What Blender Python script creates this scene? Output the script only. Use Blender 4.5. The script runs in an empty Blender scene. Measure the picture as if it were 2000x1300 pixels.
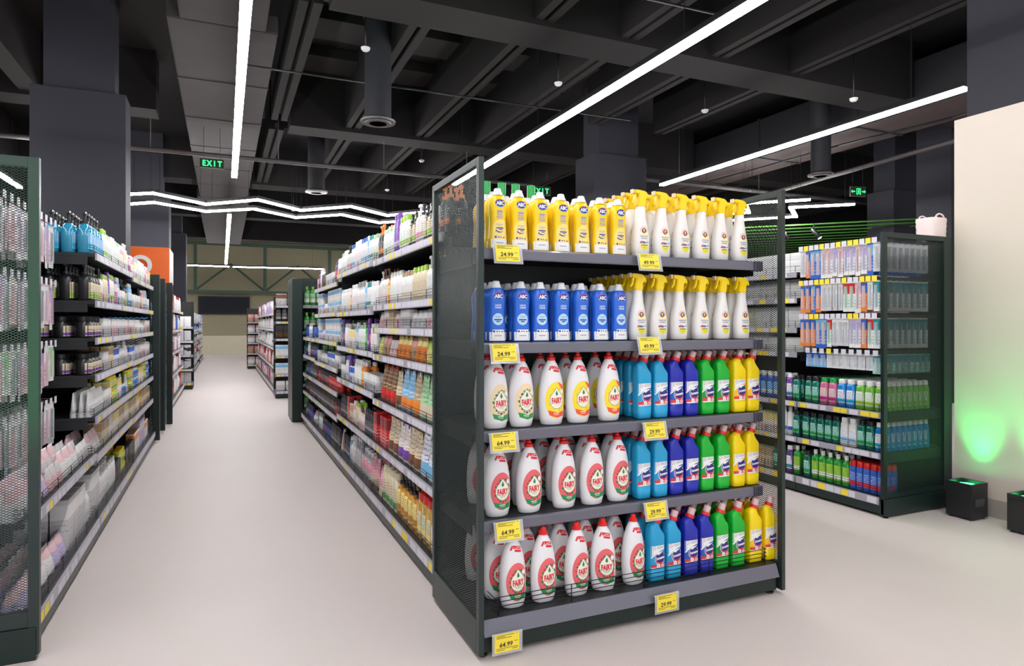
import bpy, bmesh, math, random
from mathutils import Vector, Matrix
R = math.radians
rnd = random.Random(7)
S = bpy.context.scene
COL = S.collection
# ------------------------------------------------------------------ camera, world, exposure
cd = bpy.data.cameras.new('camera'); cam = bpy.data.objects.new('camera', cd); COL.objects.link(cam)
cam.location = (0, 0, 1.3); cam.rotation_euler = (R(90), 0, R(-23.77))
cd.sensor_width = 36; cd.lens = 1278/2000*36; cd.shift_y = -0.009; cd.clip_start = .02; cd.clip_end = 200
S.camera = cam
w = bpy.data.worlds.new('world'); S.world = w; w.use_nodes = True
w.node_tree.nodes['Background'].inputs[0].default_value = (.93, .94, 1, 1)
w.node_tree.nodes['Background'].inputs[1].default_value = 0.85
S.view_settings.view_transform = 'Standard'; S.view_settings.look = 'None'
S.view_settings.exposure = 0.5; S.view_settings.gamma = 1
try: S.view_settings.use_curve_mapping = False
except Exception: pass
STRIP = 38.0            # radiance of the LED strips
GREEN = 60.0            # uplight watts

# ------------------------------------------------------------------ materials
MATS = {}
def mat(name, col, rough=.5, metal=0, var=.06, scale=6, coat=0, emit=None, es=0, trans=0, ior=1.45, alpha=1):
    if name in MATS: return MATS[name]
    m = bpy.data.materials.new(name); m.use_nodes = True; nt = m.node_tree; b = nt.nodes['Principled BSDF']
    b.inputs['Roughness'].default_value = rough; b.inputs['Metallic'].default_value = metal
    b.inputs['Base Color'].default_value = (*col, 1)
    if coat: b.inputs['Coat Weight'].default_value = coat
    if trans: b.inputs['Transmission Weight'].default_value = trans; b.inputs['IOR'].default_value = ior
    if alpha < 1: b.inputs['Alpha'].default_value = alpha
    if emit:
        b.inputs['Emission Color'].default_value = (*emit, 1); b.inputs['Emission Strength'].default_value = es
    if var:
        tc = nt.nodes.new('ShaderNodeTexCoord'); n = nt.nodes.new('ShaderNodeTexNoise'); n.inputs['Scale'].default_value = scale
        n.inputs['Detail'].default_value = 3
        r = nt.nodes.new('ShaderNodeMapRange'); r.inputs['To Min'].default_value = 1-var; r.inputs['To Max'].default_value = 1+var
        mx = nt.nodes.new('ShaderNodeMix'); mx.data_type = 'RGBA'; mx.blend_type = 'MULTIPLY'; mx.inputs[0].default_value = 1
        mx.inputs[6].default_value = (*col, 1)
        nt.links.new(tc.outputs['Object'], n.inputs['Vector']); nt.links.new(n.outputs['Fac'], r.inputs['Value'])
        nt.links.new(r.outputs[0], mx.inputs[7]); nt.links.new(mx.outputs[2], b.inputs['Base Color'])
    MATS[name] = m; return m

def printed(name, base, ink, acc, rough=.4, rows=9, mode=0):
    """packaging print: ground colour, a block of accent colour and rows of small dark marks like text"""
    if name in MATS: return MATS[name]
    m = bpy.data.materials.new(name); m.use_nodes = True; nt = m.node_tree; b = nt.nodes['Principled BSDF']
    b.inputs['Roughness'].default_value = rough
    tc = nt.nodes.new('ShaderNodeTexCoord'); sp = nt.nodes.new('ShaderNodeSeparateXYZ')
    nt.links.new(tc.outputs['Generated'], sp.inputs[0])
    def band(sock, lo, hi):
        a = nt.nodes.new('ShaderNodeMath'); a.operation = 'GREATER_THAN'; a.inputs[1].default_value = lo
        c = nt.nodes.new('ShaderNodeMath'); c.operation = 'LESS_THAN'; c.inputs[1].default_value = hi
        d = nt.nodes.new('ShaderNodeMath'); d.operation = 'MULTIPLY'
        nt.links.new(sock, a.inputs[0]); nt.links.new(sock, c.inputs[0]); nt.links.new(a.outputs[0], d.inputs[0]); nt.links.new(c.outputs[0], d.inputs[1])
        return d.outputs[0]
    def mul(p, q):
        d = nt.nodes.new('ShaderNodeMath'); d.operation = 'MULTIPLY'; nt.links.new(p, d.inputs[0]); nt.links.new(q, d.inputs[1]); return d.outputs[0]
    mp = nt.nodes.new('ShaderNodeMapping'); mp.inputs['Scale'].default_value = (4, 4, rows); nt.links.new(tc.outputs['Generated'], mp.inputs['Vector'])
    vo = nt.nodes.new('ShaderNodeTexNoise'); vo.inputs['Scale'].default_value = 3.2; vo.inputs['Detail'].default_value = 1
    nt.links.new(mp.outputs[0], vo.inputs['Vector'])
    gt = nt.nodes.new('ShaderNodeMath'); gt.operation = 'GREATER_THAN'; gt.inputs[1].default_value = .52; nt.links.new(vo.outputs['Fac'], gt.inputs[0])
    fr = nt.nodes.new('ShaderNodeMath'); fr.operation = 'FRACT'
    ml = nt.nodes.new('ShaderNodeMath'); ml.operation = 'MULTIPLY'; ml.inputs[1].default_value = rows
    nt.links.new(sp.outputs['Z'], ml.inputs[0]); nt.links.new(ml.outputs[0], fr.inputs[0])
    lines = band(fr.outputs[0], .3, .75)
    z1, z2, a1, a2 = [(.38, .85, .08, .34), (.12, .5, .6, .95), (.3, .6, .62, .9)][mode]
    text = mul(mul(gt.outputs[0], lines), band(sp.outputs['Z'], z1, z2))
    mx1 = nt.nodes.new('ShaderNodeMix'); mx1.data_type = 'RGBA'; mx1.inputs[6].default_value = (*base, 1); mx1.inputs[7].default_value = (*acc, 1)
    nt.links.new(band(sp.outputs['Z'], a1, a2), mx1.inputs[0])
    mx2 = nt.nodes.new('ShaderNodeMix'); mx2.data_type = 'RGBA'; mx2.inputs[7].default_value = (*ink, 1)
    nt.links.new(mx1.outputs[2], mx2.inputs[6]); nt.links.new(text, mx2.inputs[0]); nt.links.new(mx2.outputs[2], b.inputs['Base Color'])
    MATS[name] = m; return m

C = dict(white=(.82,.82,.82), cream=(.72,.63,.45), yellow=(.93,.6,.02), lyellow=(.9,.74,.25), red=(.72,.02,.02), dred=(.3,.02,.03), pink=(.8,.3,.38),
         lpink=(.8,.55,.58), orange=(.85,.25,.03), green=(.02,.38,.08), lime=(.35,.62,.05), lgreen=(.45,.68,.42), teal=(.02,.3,.32), blue=(.02,.13,.6),
         lblue=(.2,.5,.8), cyan=(.02,.42,.68), navy=(.012,.02,.2), purple=(.2,.06,.4), lilac=(.55,.45,.72), grey=(.4,.4,.42), lgrey=(.62,.62,.64),
         dark=(.025,.025,.03), black=(.008,.008,.01), brown=(.2,.08,.03), amber=(.5,.2,.02), silver=(.5,.5,.52), magenta=(.55,.03,.25), tan=(.5,.34,.18), mint=(.3,.65,.55))
def plastic(c, rough=.3): return mat('plastic_'+c, C[c], rough, 0, .04)
def pr(b, i, a, mode=0): return printed('print_%s_%s_%s_%d' % (b, i, a, mode), C[b], C[i], C[a], mode=mode)

M_frame = mat('dark_green_metal', (.010, .024, .021), .38, .2, .1)
M_frame2 = mat('grey_green_metal', (.024, .038, .036), .38, .2, .1)
M_deck = mat('shelf_black', (.016, .018, .02), .45, .1, .1)
M_rail = mat('rail_grey', (.125, .125, .16), .22, 0, .05, coat=.3)
M_railend = mat('rail_end_dark', (.05, .05, .07), .3)
M_strip = mat('paper_white', (.68, .66, .74), .5)
M_railp = mat('rail_light', (.36, .35, .41), .3)
M_yel = mat('paper_yellow', (.9, .72, .05), .5, var=.02)
M_ink = mat('ink', (.03, .03, .02), .6, var=0)
M_clear = mat('clear_plastic', (.85, .87, .9), .12, 0, 0, alpha=.3)
M_wire = mat('black_wire', (.01, .01, .012), .35, .5)
M_ceil = mat('ceiling_paint', (.0065, .006, .0065), .8, 0, .25, 1.5)
M_beam = mat('beam_paint', (.008, .0066, .0066), .85, 0, .3, 2)
M_duct = mat('duct_wrap', (.032, .026, .027), .75, 0, .3, 2.5)
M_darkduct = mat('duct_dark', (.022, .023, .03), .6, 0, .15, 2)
M_colm = mat('column_paint', (.034, .034, .048), .7, 0, .1, 1)
M_metal = mat('galvanised', (.14, .13, .13), .45, .4, .2, 5)
M_white = mat('lamp_white', (.8, .8, .8), .4)
M_black = mat('black_plastic', (.012, .013, .014), .4)

# ------------------------------------------------------------------ object helpers
def tag(o, label=None, cat=None, group=None, kind=None):
    if label: o['label'] = label
    if cat: o['category'] = cat
    if group: o['group'] = group
    if kind: o['kind'] = kind
    return o
def empty(name, loc=(0, 0, 0), rz=0):
    o = bpy.data.objects.new(name, None); COL.objects.link(o); o.location = loc; o.rotation_euler = (0, 0, rz)
    o.empty_display_size = .05; return o
def rootloc(p):
    while p.parent: p = p.parent
    return p['_o'] if '_o' in p else (0, 0, 0)
def obj(name, bm, mats, parent=None, smooth=False, origin=None):
    """link bm as ONE mesh object; world coordinates in bm are made local to the root's location"""
    me = bpy.data.meshes.new(name)
    off = None
    if parent is not None:
        p = parent
        while p.parent: p = p.parent
        off = Vector(p.location)
    elif origin is not None: off = Vector(origin)
    if off is not None and off.length > 0: bmesh.ops.translate(bm, verts=bm.verts, vec=-off)
    if smooth:
        for f in bm.faces: f.smooth = True
    bm.to_mesh(me); bm.free()
    if not isinstance(mats, (list, tuple)): mats = [mats]
    for m in mats: me.materials.append(m)
    o = bpy.data.objects.new(name, me); COL.objects.link(o)
    if parent is not None: o.parent = parent
    elif origin is not None: o.location = origin
    if smooth == 'auto':
        try: me.set_sharp_from_angle(angle=R(35))
        except Exception: pass
    return o
def B(): return bmesh.new()
def bx(bm, x0, x1, y0, y1, z0, z1, mi=0, bev=0):
    if x0 > x1: x0, x1 = x1, x0
    if y0 > y1: y0, y1 = y1, y0
    if z0 > z1: z0, z1 = z1, z0
    vs = [bm.verts.new((x, y, z)) for z in (z0, z1) for x, y in ((x0, y0), (x1, y0), (x1, y1), (x0, y1))]
    fs = [bm.faces.new([vs[i] for i in q]) for q in ((3, 2, 1, 0), (4, 5, 6, 7), (0, 1, 5, 4), (1, 2, 6, 5), (2, 3, 7, 6), (3, 0, 4, 7))]
    for f in fs: f.material_index = mi
    if bev:
        es = list({e for f in fs for e in f.edges})
        r = bmesh.ops.bevel(bm, geom=es, offset=bev, segments=2, affect='EDGES', profile=.7)
        for f in r['faces']: f.material_index = mi
    return fs
def bar(bm, p, q, r, mi=0, seg=6):
    """round rod between two points"""
    p, q = Vector(p), Vector(q); d = (q-p); 
    if d.length < 1e-6: return
    z = d.normalized(); a = z.orthogonal().normalized(); b = z.cross(a); rings = []
    for o in (p, q): rings.append([bm.verts.new(o+a*r*math.cos(2*math.pi*i/seg)+b*r*math.sin(2*math.pi*i/seg)) for i in range(seg)])
    for i in range(seg):
        f = bm.faces.new((rings[0][i], rings[0][(i+1) % seg], rings[1][(i+1) % seg], rings[1][i])); f.material_index = mi; f.smooth = seg > 4
    bm.faces.new(rings[0][::-1]).material_index = mi; bm.faces.new(rings[1]).material_index = mi
def beam(bm, p, q, wd, ht, mi=0):
    """rectangular bar between two points at the same height, wd across, ht tall"""
    p, q = Vector(p), Vector(q); d = (q-p).normalized(); s = Vector((-d.y, d.x, 0)).normalized()*wd/2
    vs = []
    for o in (p, q):
        for sx, sz in ((-1, -1), (1, -1), (1, 1), (-1, 1)): vs.append(bm.verts.new(o+s*sx+Vector((0, 0, sz*ht/2))))
    for q4 in ((0, 1, 2, 3), (7, 6, 5, 4), (0, 4, 5, 1), (1, 5, 6, 2), (2, 6, 7, 3), (3, 7, 4, 0)):
        bm.faces.new([vs[i] for i in q4]).material_index = mi
def lathe(bm, prof, cx=0, cy=0, seg=20, mi=0, cap=True):
    rings = []
    for r, z in prof: rings.append([bm.verts.new((cx+r*math.cos(2*math.pi*i/seg), cy+r*math.sin(2*math.pi*i/seg), z)) for i in range(seg)])
    for a, b in zip(rings, rings[1:]):
        for i in range(seg):
            f = bm.faces.new((a[i], a[(i+1) % seg], b[(i+1) % seg], b[i])); f.material_index = mi
    if cap:
        bm.faces.new(rings[0][::-1]).material_index = mi; bm.faces.new(rings[-1]).material_index = mi
def prism(bm, pts, axis, a0, a1, mi=0):
    """extrude a profile; axis 'y': pts are (x,z); axis 'x': pts are (y,z)"""
    def P(p, a): return (p[0], a, p[1]) if axis == 'y' else (a, p[0], p[1])
    v0 = [bm.verts.new(P(p, a0)) for p in pts]; v1 = [bm.verts.new(P(p, a1)) for p in pts]; n = len(pts)
    fs = [bm.faces.new(v0), bm.faces.new(v1[::-1])]
    for i in range(n): fs.append(bm.faces.new((v0[(i+1) % n], v0[i], v1[i], v1[(i+1) % n])))
    for f in fs: f.material_index = mi
    return fs
def fixn(bm): bmesh.ops.recalc_face_normals(bm, faces=bm.faces); return bm
# lofted bottles: sections (z, a, b, n, cx, tilt)
def sec(z, a, b=None, n=2, cx=0, tl=0): return (z, a, a if b is None else b, n, cx, tl)
def loft(bm, secs, seg=28, mi=0):
    rings = []
    for z, a, b, n, cx, tl in secs:
        ring = []
        for i in range(seg):
            t = 2*math.pi*i/seg; c, s = math.cos(t), math.sin(t)
            x = a*math.copysign(abs(c)**(2/n), c); y = b*math.copysign(abs(s)**(2/n), s)
            ring.append(bm.verts.new((cx+x, y, z+tl*x)))
        rings.append(ring)
    for p, q in zip(rings, rings[1:]):
        for i in range(seg): bm.faces.new((p[i], p[(i+1) % seg], q[(i+1) % seg], q[i])).material_index = mi
    bm.faces.new(rings[0][::-1]).material_index = mi; bm.faces.new(rings[-1]).material_index = mi
def surf(secs, x, z):
    for s0, s1 in zip(secs, secs[1:]):
        if s0[0] <= z <= s1[0]:
            t = (z-s0[0])/max(1e-9, s1[0]-s0[0]); a, b, n, cx = [s0[i]+(s1[i]-s0[i])*t for i in (1, 2, 3, 4)]
            u = min(.985, abs(x-cx)/a); return -b*(1-u**n)**(1/n)
    return -secs[0][2]
# decals that follow a bottle's front
def decal(bm, secs, polys, layer, mi, step=.008):
    """polys: list of point lists (x,z), or (verts, faces)"""
    t = bmesh.new()
    if isinstance(polys, tuple):
        vs = [t.verts.new((x, 0, z)) for x, z in polys[0]]
        for f in polys[1]:
            try: t.faces.new([vs[i] for i in f])
            except ValueError: pass
    else:
        for p in polys: t.faces.new([t.verts.new((x, 0, z)) for x, z in p])
    if not t.faces: t.free(); return
    xs = [v.co.x for v in t.verts]; zs = [v.co.z for v in t.verts]
    for lo, hi, n in ((min(xs), max(xs), (1, 0, 0)), (min(zs), max(zs), (0, 0, 1))):
        st = step if n[0] else step*2
        k = math.floor(lo/st)+1
        while k*st < hi:
            bmesh.ops.bisect_plane(t, geom=t.verts[:]+t.edges[:]+t.faces[:], plane_co=(n[0]*k*st, 0, n[2]*k*st), plane_no=n, dist=1e-7); k += 1
    t.verts.index_update(); mp = {}
    for v in t.verts: mp[v] = bm.verts.new((v.co.x, surf(secs, v.co.x, v.co.z)-.0004-.00022*layer, v.co.z))
    for f in t.faces:
        f.normal_update()
        vs = [mp[v] for v in f.verts]
        if f.normal.y > 0: vs.reverse()
        try: bm.faces.new(vs).material_index = mi
        except ValueError: pass
    t.free()
def ell(cx, cz, a, b, n=28, x1=None, rot=0, t0=0, t1=2*math.pi):
    ps = []
    full = t1-t0 > 6.28
    for i in range(n if full else n+1):
        t = t0+(t1-t0)*i/n; x = a*math.cos(t); z = b*math.sin(t)
        x, z = x*math.cos(rot)-z*math.sin(rot), x*math.sin(rot)+z*math.cos(rot)
        x += cx
        if x1 is not None: x = min(x, x1)
        p = (x, cz+z)
        if not ps or (abs(p[0]-ps[-1][0])+abs(p[1]-ps[-1][1])) > 1e-6: ps.append(p)
    return ps
def rect(x0, x1, z0, z1): return [(x0, z0), (x1, z0), (x1, z1), (x0, z1)]
_tx = {}
def text(s, size, cx=0, cz=0, sx=1, bold=.02, shear=0, rot=0):
    k = (s, bold)
    if k not in _tx:
        cu = bpy.data.curves.new('t', 'FONT'); cu.body = s; cu.size = 1; cu.align_x = 'CENTER'; cu.offset = bold; cu.resolution_u = 2
        o = bpy.data.objects.new('t', cu); COL.objects.link(o); dg = bpy.context.evaluated_depsgraph_get(); dg.update()
        me = bpy.data.meshes.new_from_object(o.evaluated_get(dg))
        _tx[k] = ([(v.co.x, v.co.y) for v in me.vertices], [tuple(p.vertices) for p in me.polygons])
        bpy.data.objects.remove(o); bpy.data.curves.remove(cu); bpy.data.meshes.remove(me)
    V, F = _tx[k]; c, q = math.cos(rot), math.sin(rot); out = []
    for x, y in V:
        y -= .35; x, y = (x+shear*y)*size*sx, y*size
        out.append((cx+x*c-y*q, cz+x*q+y*c))
    return (out, F)
FLAT = [(-10, 10, 0, 2, 0, 0), (10, 10, 0, 2, 0, 0)]     # a flat surface at y=0 for cards

# ------------------------------------------------------------------ prototypes and copies
class Proto:
    def __init__(s, name, desc, cat, w, d, h, build, single=False):
        s.name, s.desc, s.cat, s.w, s.d, s.h, s.build = name, desc, cat, w, d, h, build; s.root = None; s.used = False
def place(p, loc, rz, label, group, sc=1, cat=None, tilt=None):
    if p.root is None:
        p.root = p.build(p)
        r = p.root
    else:
        s = p.root; r = s.copy(); COL.objects.link(r)
        for ch in s.children:
            c = ch.copy(); COL.objects.link(c); c.parent = r
            for g in ch.children:
                e = g.copy(); COL.objects.link(e); e.parent = c
    r.location = loc; r.rotation_euler = (0, 0, rz) if tilt is None else (tilt[0], tilt[1], rz)
    r.scale = (sc, sc, sc)
    tag(r, label, cat or p.cat, group)
    return r
ORD = ['first', 'second', 'third', 'fourth', 'fifth', 'sixth', 'seventh', 'eighth', 'ninth', 'tenth', 'eleventh', 'twelfth', 'thirteenth', 'fourteenth', 'fifteenth',
       'sixteenth', 'seventeenth', 'eighteenth', 'nineteenth', 'twentieth']
PLAN = []
def plan(p, loc, rz, key, where, ordword, grp, sc=1):
    PLAN.append([p, loc, rz, key, where, ordword, grp, sc])
def od(i):
    if i < 20: return ORD[i]
    if i < 39 and i >= 20: return 'twenty-'+ORD[i-20]
    return 'thirty-'+ORD[(i-30) % 10]

# ================================================================== THE ROOM
bm = B(); bx(bm, -14, 28, -5, 40, -.1, 0)
M_floor = mat('floor_resin', (.62, .55, .53), .5, 0, .035, 1.2)
tag(obj('floor', bm, M_floor), kind='structure')
bm = B(); bx(bm, -14, 28, -5, 40, 5.25, 5.4); tag(obj('ceiling', bm, M_ceil), kind='structure')
M_olive = mat('wall_olive', (.46, .42, .28), .7, 0, .05)
M_beige = mat('wall_beige', (.62, .545, .475), .55, 0, .02)
bm = B(); bx(bm, -14, 28, 34, 34.2, 0, 5.25); tag(obj('wall_back', bm, M_olive), kind='structure')
bm = B(); bx(bm, -14.2, -14, -5, 34, 0, 5.25); tag(obj('wall_left', bm, M_ceil), kind='structure')
bm = B(); bx(bm, 28, 28.2, -5, 34, 0, 5.25); tag(obj('wall_right', bm, M_ceil), kind='structure')
bm = B(); bx(bm, 4.745, 4.90, -1, 2.985, 0, 2.74); tag(obj('wall_partition', bm, M_beige), kind='structure')
bm = B(); bx(bm, 4.730, 4.745, -1, 2.985, 0, .12); tag(obj('baseboard_partition', bm, mat('baseboard_paint', (.38, .34, .31), .5)), kind='structure')
bm = B(); bx(bm, -3.2, 5.5, 30, 30.12, 0, .80); tag(obj('wall_low', bm, mat('wall_cream', (.56, .51, .39), .6)), kind='structure')
def column(x0, x1, y0, y1, zt=4.03, ins=.12):
    b = B(); bx(b, x0, x1, y0, y1, 0, zt, bev=.01); bx(b, x0+ins, x1-ins, y0+.06, y1-.06, zt, 5.25)
    tag(obj('column', b, M_colm), kind='structure')
column(-2.02, -1.07, 9.0, 9.45); column(-2.02, -1.04, 15.3, 15.9); column(-2.02, -1.04, 22, 22.6)
column(5.39, 6.39, 9.0, 9.6); column(5.3, 6.3, 2.55, 3.24, 5.2, .05); column(12.4, 13.7, 9.0, 9.6); column(5.39, 6.39, 15.4, 16); column(12.4, 13.4, 15.4, 16)
column(10.9, 11.6, 6.9, 7.5, 5.2)
column(-9.4, -8.4, 9, 9.6)
# beams: cross beams (along X) and joists (along Y)
for y, z, wd in ((2.2, 4.35, .6), (6.1, 4.4, .55), (10.75, 4.4, .5), (15.6, 4.4, .6), (20.6, 4.4, .5), (26, 4.4, .6)):
    for xa, xb in (((-13.9, -.9), (.95, 8.8), (9.95, 27.9)) if y < 12 else ((-13.9, 8.8), (9.95, 27.9))):
        b = B(); bx(b, xa, xb, y, y+wd, z, 5.25); tag(obj('cross_beam', b, M_beam), kind='structure')
for x in (.78, 1.9, 3.05, 4.1, 5.35, 6.6):
    for y0, y1 in ((2.8, 6.1), (6.66, 10.74), (11.26, 15.59), (-4, 2.19)):
        if x > 5 and y1 == 10.74: y1 = 8.95
        b = B(); bx(b, x-.11, x-.02, y0, y1, 4.45, 5.25); bx(b, x+.03, x+.12, y0, y1, 4.45, 5.25); bx(b, x-.02, x+.03, y0, y1, 4.56, 5.25)
        tag(obj('joist', b, M_beam), kind='structure')
for x in (-2.4, -3.8, -5.2, 10.8, 12.2, 13.8, 15.4):
    for y0, y1 in ((2.8, 6.1), (6.66, 10.74), (11.26, 15.59)):
        if 10 < x < 14: y0, y1 = (11.26, 15.59) if y0 > 11 else ((y0, min(y1, 6.1)))
        b = B(); bx(b, x-.12, x+.12, y0, y1, 4.45, 5.25); tag(obj('joist', b, M_beam), kind='structure')
        if 10 < x < 14 and y1 > 11: break
M_panel = mat('ceiling_panel', (.016, .0125, .013), .8, 0, .2, 2)
for i, (x, y) in enumerate([(xa, ya) for ya in (3.4, 4.7, 7.3, 8.4, 9.6, 11.9, 13.4) for xa in (.93, 2.05, 3.2, 4.25)]):
    b = B(); bx(b, x, x+.9, y, y+.62, 5.1, 5.24); tag(obj('ceiling_panel', b, M_panel), kind='structure')
# main ducts ------------------------------------------------------
r = empty('air_duct', (0, 2, 4.2)); tag(r, 'long wrapped rectangular air duct running above the main aisle', 'duct')
b = B(); bx(b, -.385, .385, 1.0, 6.95, 4.2, 4.385, bev=.02); obj('duct_section', b, M_duct, r)
b = B(); bx(b, -.5, .5, 6.97, 16.5, 4.2, 4.39, bev=.02); obj('duct_section', b, M_duct, r)
b = B(); bx(b, -.56, .56, 16.52, 26, 4.2, 4.39, bev=.02); obj('duct_section', b, M_duct, r)
for y in (2.5, 4, 5.5, 8.6, 10.2, 11.8, 13.4, 15):
    hw = .39 if y < 6.9 else .505
    b = B(); bx(b, -hw, hw, y, y+.03, 4.192, 4.392); obj('duct_joint', b, M_duct, r)
r = empty('air_duct', (9.3, 6, 4.3)); tag(r, 'wide brown bottomed air duct above the right hand lamp', 'duct')
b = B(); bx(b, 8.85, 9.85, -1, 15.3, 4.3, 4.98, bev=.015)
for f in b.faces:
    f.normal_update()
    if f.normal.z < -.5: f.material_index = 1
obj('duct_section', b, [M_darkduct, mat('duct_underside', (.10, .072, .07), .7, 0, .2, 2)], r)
for y in (1, 3, 5, 7, 9, 11, 13):
    b = B(); bx(b, 8.83, 9.87, y, y+.04, 4.285, 5.0); obj('duct_joint', b, M_darkduct, r)
b = B()
pts = [(9.75, 3.0, 4.25), (9.4, 4.6, 4.2), (9.5, 6, 4.24), (9.15, 7.6, 4.2), (9.25, 9.5, 4.24), (9.0, 11.5, 4.2)]
for p, q in zip(pts, pts[1:]): bar(b, p, q, .014)
tag(obj('ceiling_cable', b, M_black, origin=(9.4, 4.6, 4.2)), 'black cable sagging under the wide brown air duct', 'cable')
def round_duct(x, y, z, rr, top, label, elbow):
    r = empty('round_vent_duct', (x, y, z)); tag(r, label, 'duct')
    b = B(); lathe(b, [(rr, z+.03), (rr, top)], x, y, 24); obj('duct_pipe', fixn(b), M_darkduct, r, smooth='auto')
    b = B(); lathe(b, [(rr+.045, z), (rr+.05, z+.02), (rr, z+.05)], x, y, 28)
    obj('diffuser_flange', fixn(b), M_metal, r, smooth='auto')
    for k in (1, 2, 3):
        b = B(); lathe(b, [(rr*k/3.4, z-.012), (rr*k/3.4+.012, z-.012), (rr*k/3.4+.018, z+.002), (rr*k/3.4, z+.002)], x, y, 24); obj('diffuser_ring', fixn(b), M_metal, r)
    b = B(); prev = None
    for k in range(7):
        t = k/6*math.pi/2; cx, cz = x+elbow*(.3-.3*math.cos(t)), top+.3*math.sin(t)
        nx, nz = elbow*math.sin(t), math.cos(t)
        ring = []
        for i in range(20):
            a = 2*math.pi*i/20
            ring.append(b.verts.new((cx+math.cos(a)*rr*1.06*nz, y+math.sin(a)*rr*1.06, cz-math.cos(a)*rr*1.06*nx)))
        if prev:
            for i in range(20): b.faces.new((prev[i], prev[(i+1) % 20], ring[(i+1) % 20], ring[i]))
        prev = ring
    obj('duct_elbow', fixn(b), M_darkduct, r, smooth=True)
    b = B(); bar(b, (x+elbow*.3, y, top+.3), (x+elbow*1.3, y, top+.3), rr*1.05, seg=20); obj('duct_branch', b, M_darkduct, r)
round_duct(1.617, 7.48, 3.6, .15, 4.75, 'round vertical vent duct right of the aisle lamp', -1)
round_duct(8.49, 7.37, 3.6, .145, 4.8, 'round vertical vent duct in front of the wide brown duct', 1)
round_duct(1.55, 12.4, 3.7, .15, 4.8, 'distant round vertical vent duct left of the middle ceiling', -1)
round_duct(11.9, 6.3, 3.5, .2, 4.8, 'round vertical vent duct beside the far right column', 1)
def pipe(pts, rr, label, m=M_metal, cat='pipe', name='sprinkler_pipe', drops=()):
    r = empty(name, pts[0]); tag(r, label, cat)
    b = B()
    for p, q in zip(pts, pts[1:]): bar(b, p, q, rr, seg=10)
    obj('pipe_run', b, m, r)
    for d in drops:
        b = B(); bar(b, d, (d[0], d[1], d[2]+1.2), .006); obj('pipe_hanger', b, m, r)
pipe([(-6, 11.1, 3.9), (5.3, 11.1, 3.9)], .035, 'grey sprinkler pipe crossing under the aisle air duct', drops=[(x, 11.1, 3.93) for x in (-1, .8, 2.5, 4)])
pipe([(6.6, 10.2, 4.0), (17, 10.2, 4.0)], .04, 'brownish pipe crossing behind the right round vent duct', drops=[(x, 10.2, 4.0) for x in (8, 10)])
pipe([(9.95, 12.5, 3.8), (9.95, 4.0, 4.1)], .04, 'grey pipe running above the right exit sign', drops=())
pipe([(.2, 7.7, 4.12), (1.4, 7.7, 4.12), (5.2, 7.7, 4.14)], .012, 'thin dark pipe crossing the ceiling by the round duct', M_black)
pipe([(1.1, 5.1, 4.3), (4.6, 5.0, 4.3)], .012, 'thin dark pipe crossing near the top of the ceiling', M_black)
def detector(x, y, z, label):
    r = empty('smoke_detector', (x, y, z)); tag(r, label, 'smoke detector', 'ceiling smoke detectors')
    b = B(); lathe(b, [(.03, z), (.045, z+.015), (.05, z+.035)], x, y, 16); obj('sensor_body', fixn(b), M_white, r, smooth='auto')
    b = B(); bar(b, (x, y, z+.035), (x, y, 4.6), .008); obj('conduit', b, M_black, r)
detector(1.38, 7.0, 4.2, 'white smoke detector left of the round vent duct')
detector(3.73, 7.07, 4.2, 'white smoke detector above the middle of the end display')
detector(3.25, 11.4, 4.2, 'white smoke detector above the left edge of end display')
detector(6.05, 7.16, 4.2, 'white smoke detector between the two slanting lamps')
detector(1.53, 16.47, 4.0, 'small distant white smoke detector above the aisle end')
detector(3.27, 14.2, 4.2, 'small distant white smoke detector above the shelving run')
detector(7.0, 5.6, 4.0, 'white smoke detector just behind the end display right post')
# linear lamps -----------------------------------------------------
M_led = mat('led_light', (1, 1, 1), .4, 0, 0, emit=(1, .985, .98), es=STRIP)
M_led2 = mat('led_light_soft', (1, 1, 1), .4, 0, 0, emit=(1, .985, .98), es=STRIP*.5)
def lamp(pts, label, wd=.075, z=3.45, m=M_led, hang=2.6):
    r = empty('linear_lamp', (pts[0][0], pts[0][1], z)); tag(r, label, 'lamp')
    b = B(); c = B()
    for p, q in zip(pts, pts[1:]):
        p, q = Vector((*p, z)), Vector((*q, z)); e = (q-p).normalized()*wd*.5*(len(pts) > 2)
        beam(b, p-e, q+e, wd, .03)
        beam(c, p-e+Vector((0, 0, .042)), q+e+Vector((0, 0, .042)), wd*.9, .05)
        n = max(1, int((q-p).length/hang))
        for k in range(n+1):
            o = p+(q-p)*(k+.15)/(n+.3); d = B(); bar(d, (o.x, o.y, z+.067), (o.x, o.y, 4.19 if abs(o.x) < .6 else 4.4), .003, seg=4); obj('hanging_wire', d, M_black, r)
    obj('light_diffuser', b, m, r); obj('housing', c, M_black, r)
lamp([(.13, -4), (.14, 10.4)], 'bright straight linear lamp above the main aisle')
lamp([(.1, 14.1), (.07, 25.6)], 'shorter far linear lamp above the main aisle')
lamp([(3.25, -4), (3.25, 9.6)], 'long bright linear lamp slanting over the end display')
lamp([(6.6, -4), (6.21, 3.8)][1:]+[(6.21, 8.35)], 'long bright linear lamp on the right side below the duct')
lamp([(-2.95, -4), (-2.95, 12.6)], 'linear lamp seen through the left mesh panel')
lamp([(9.4, -4), (9.4, 2.8)], 'unseen linear lamp added above the right rear aisle', m=M_led)  # out-of-view strip added for more light in the room
lamp([(-2.2, 13.1), (-1.4, 12.48), (-1.07, 12.25), (-.29, 13.01), (.54, 12.17), (1.34, 12.99), (2.13, 12.17), (2.98, 12.91), (3.69, 12.02)], 'zigzag linear lamp, upper of the pair beyond the aisle lamp', .06)
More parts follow.
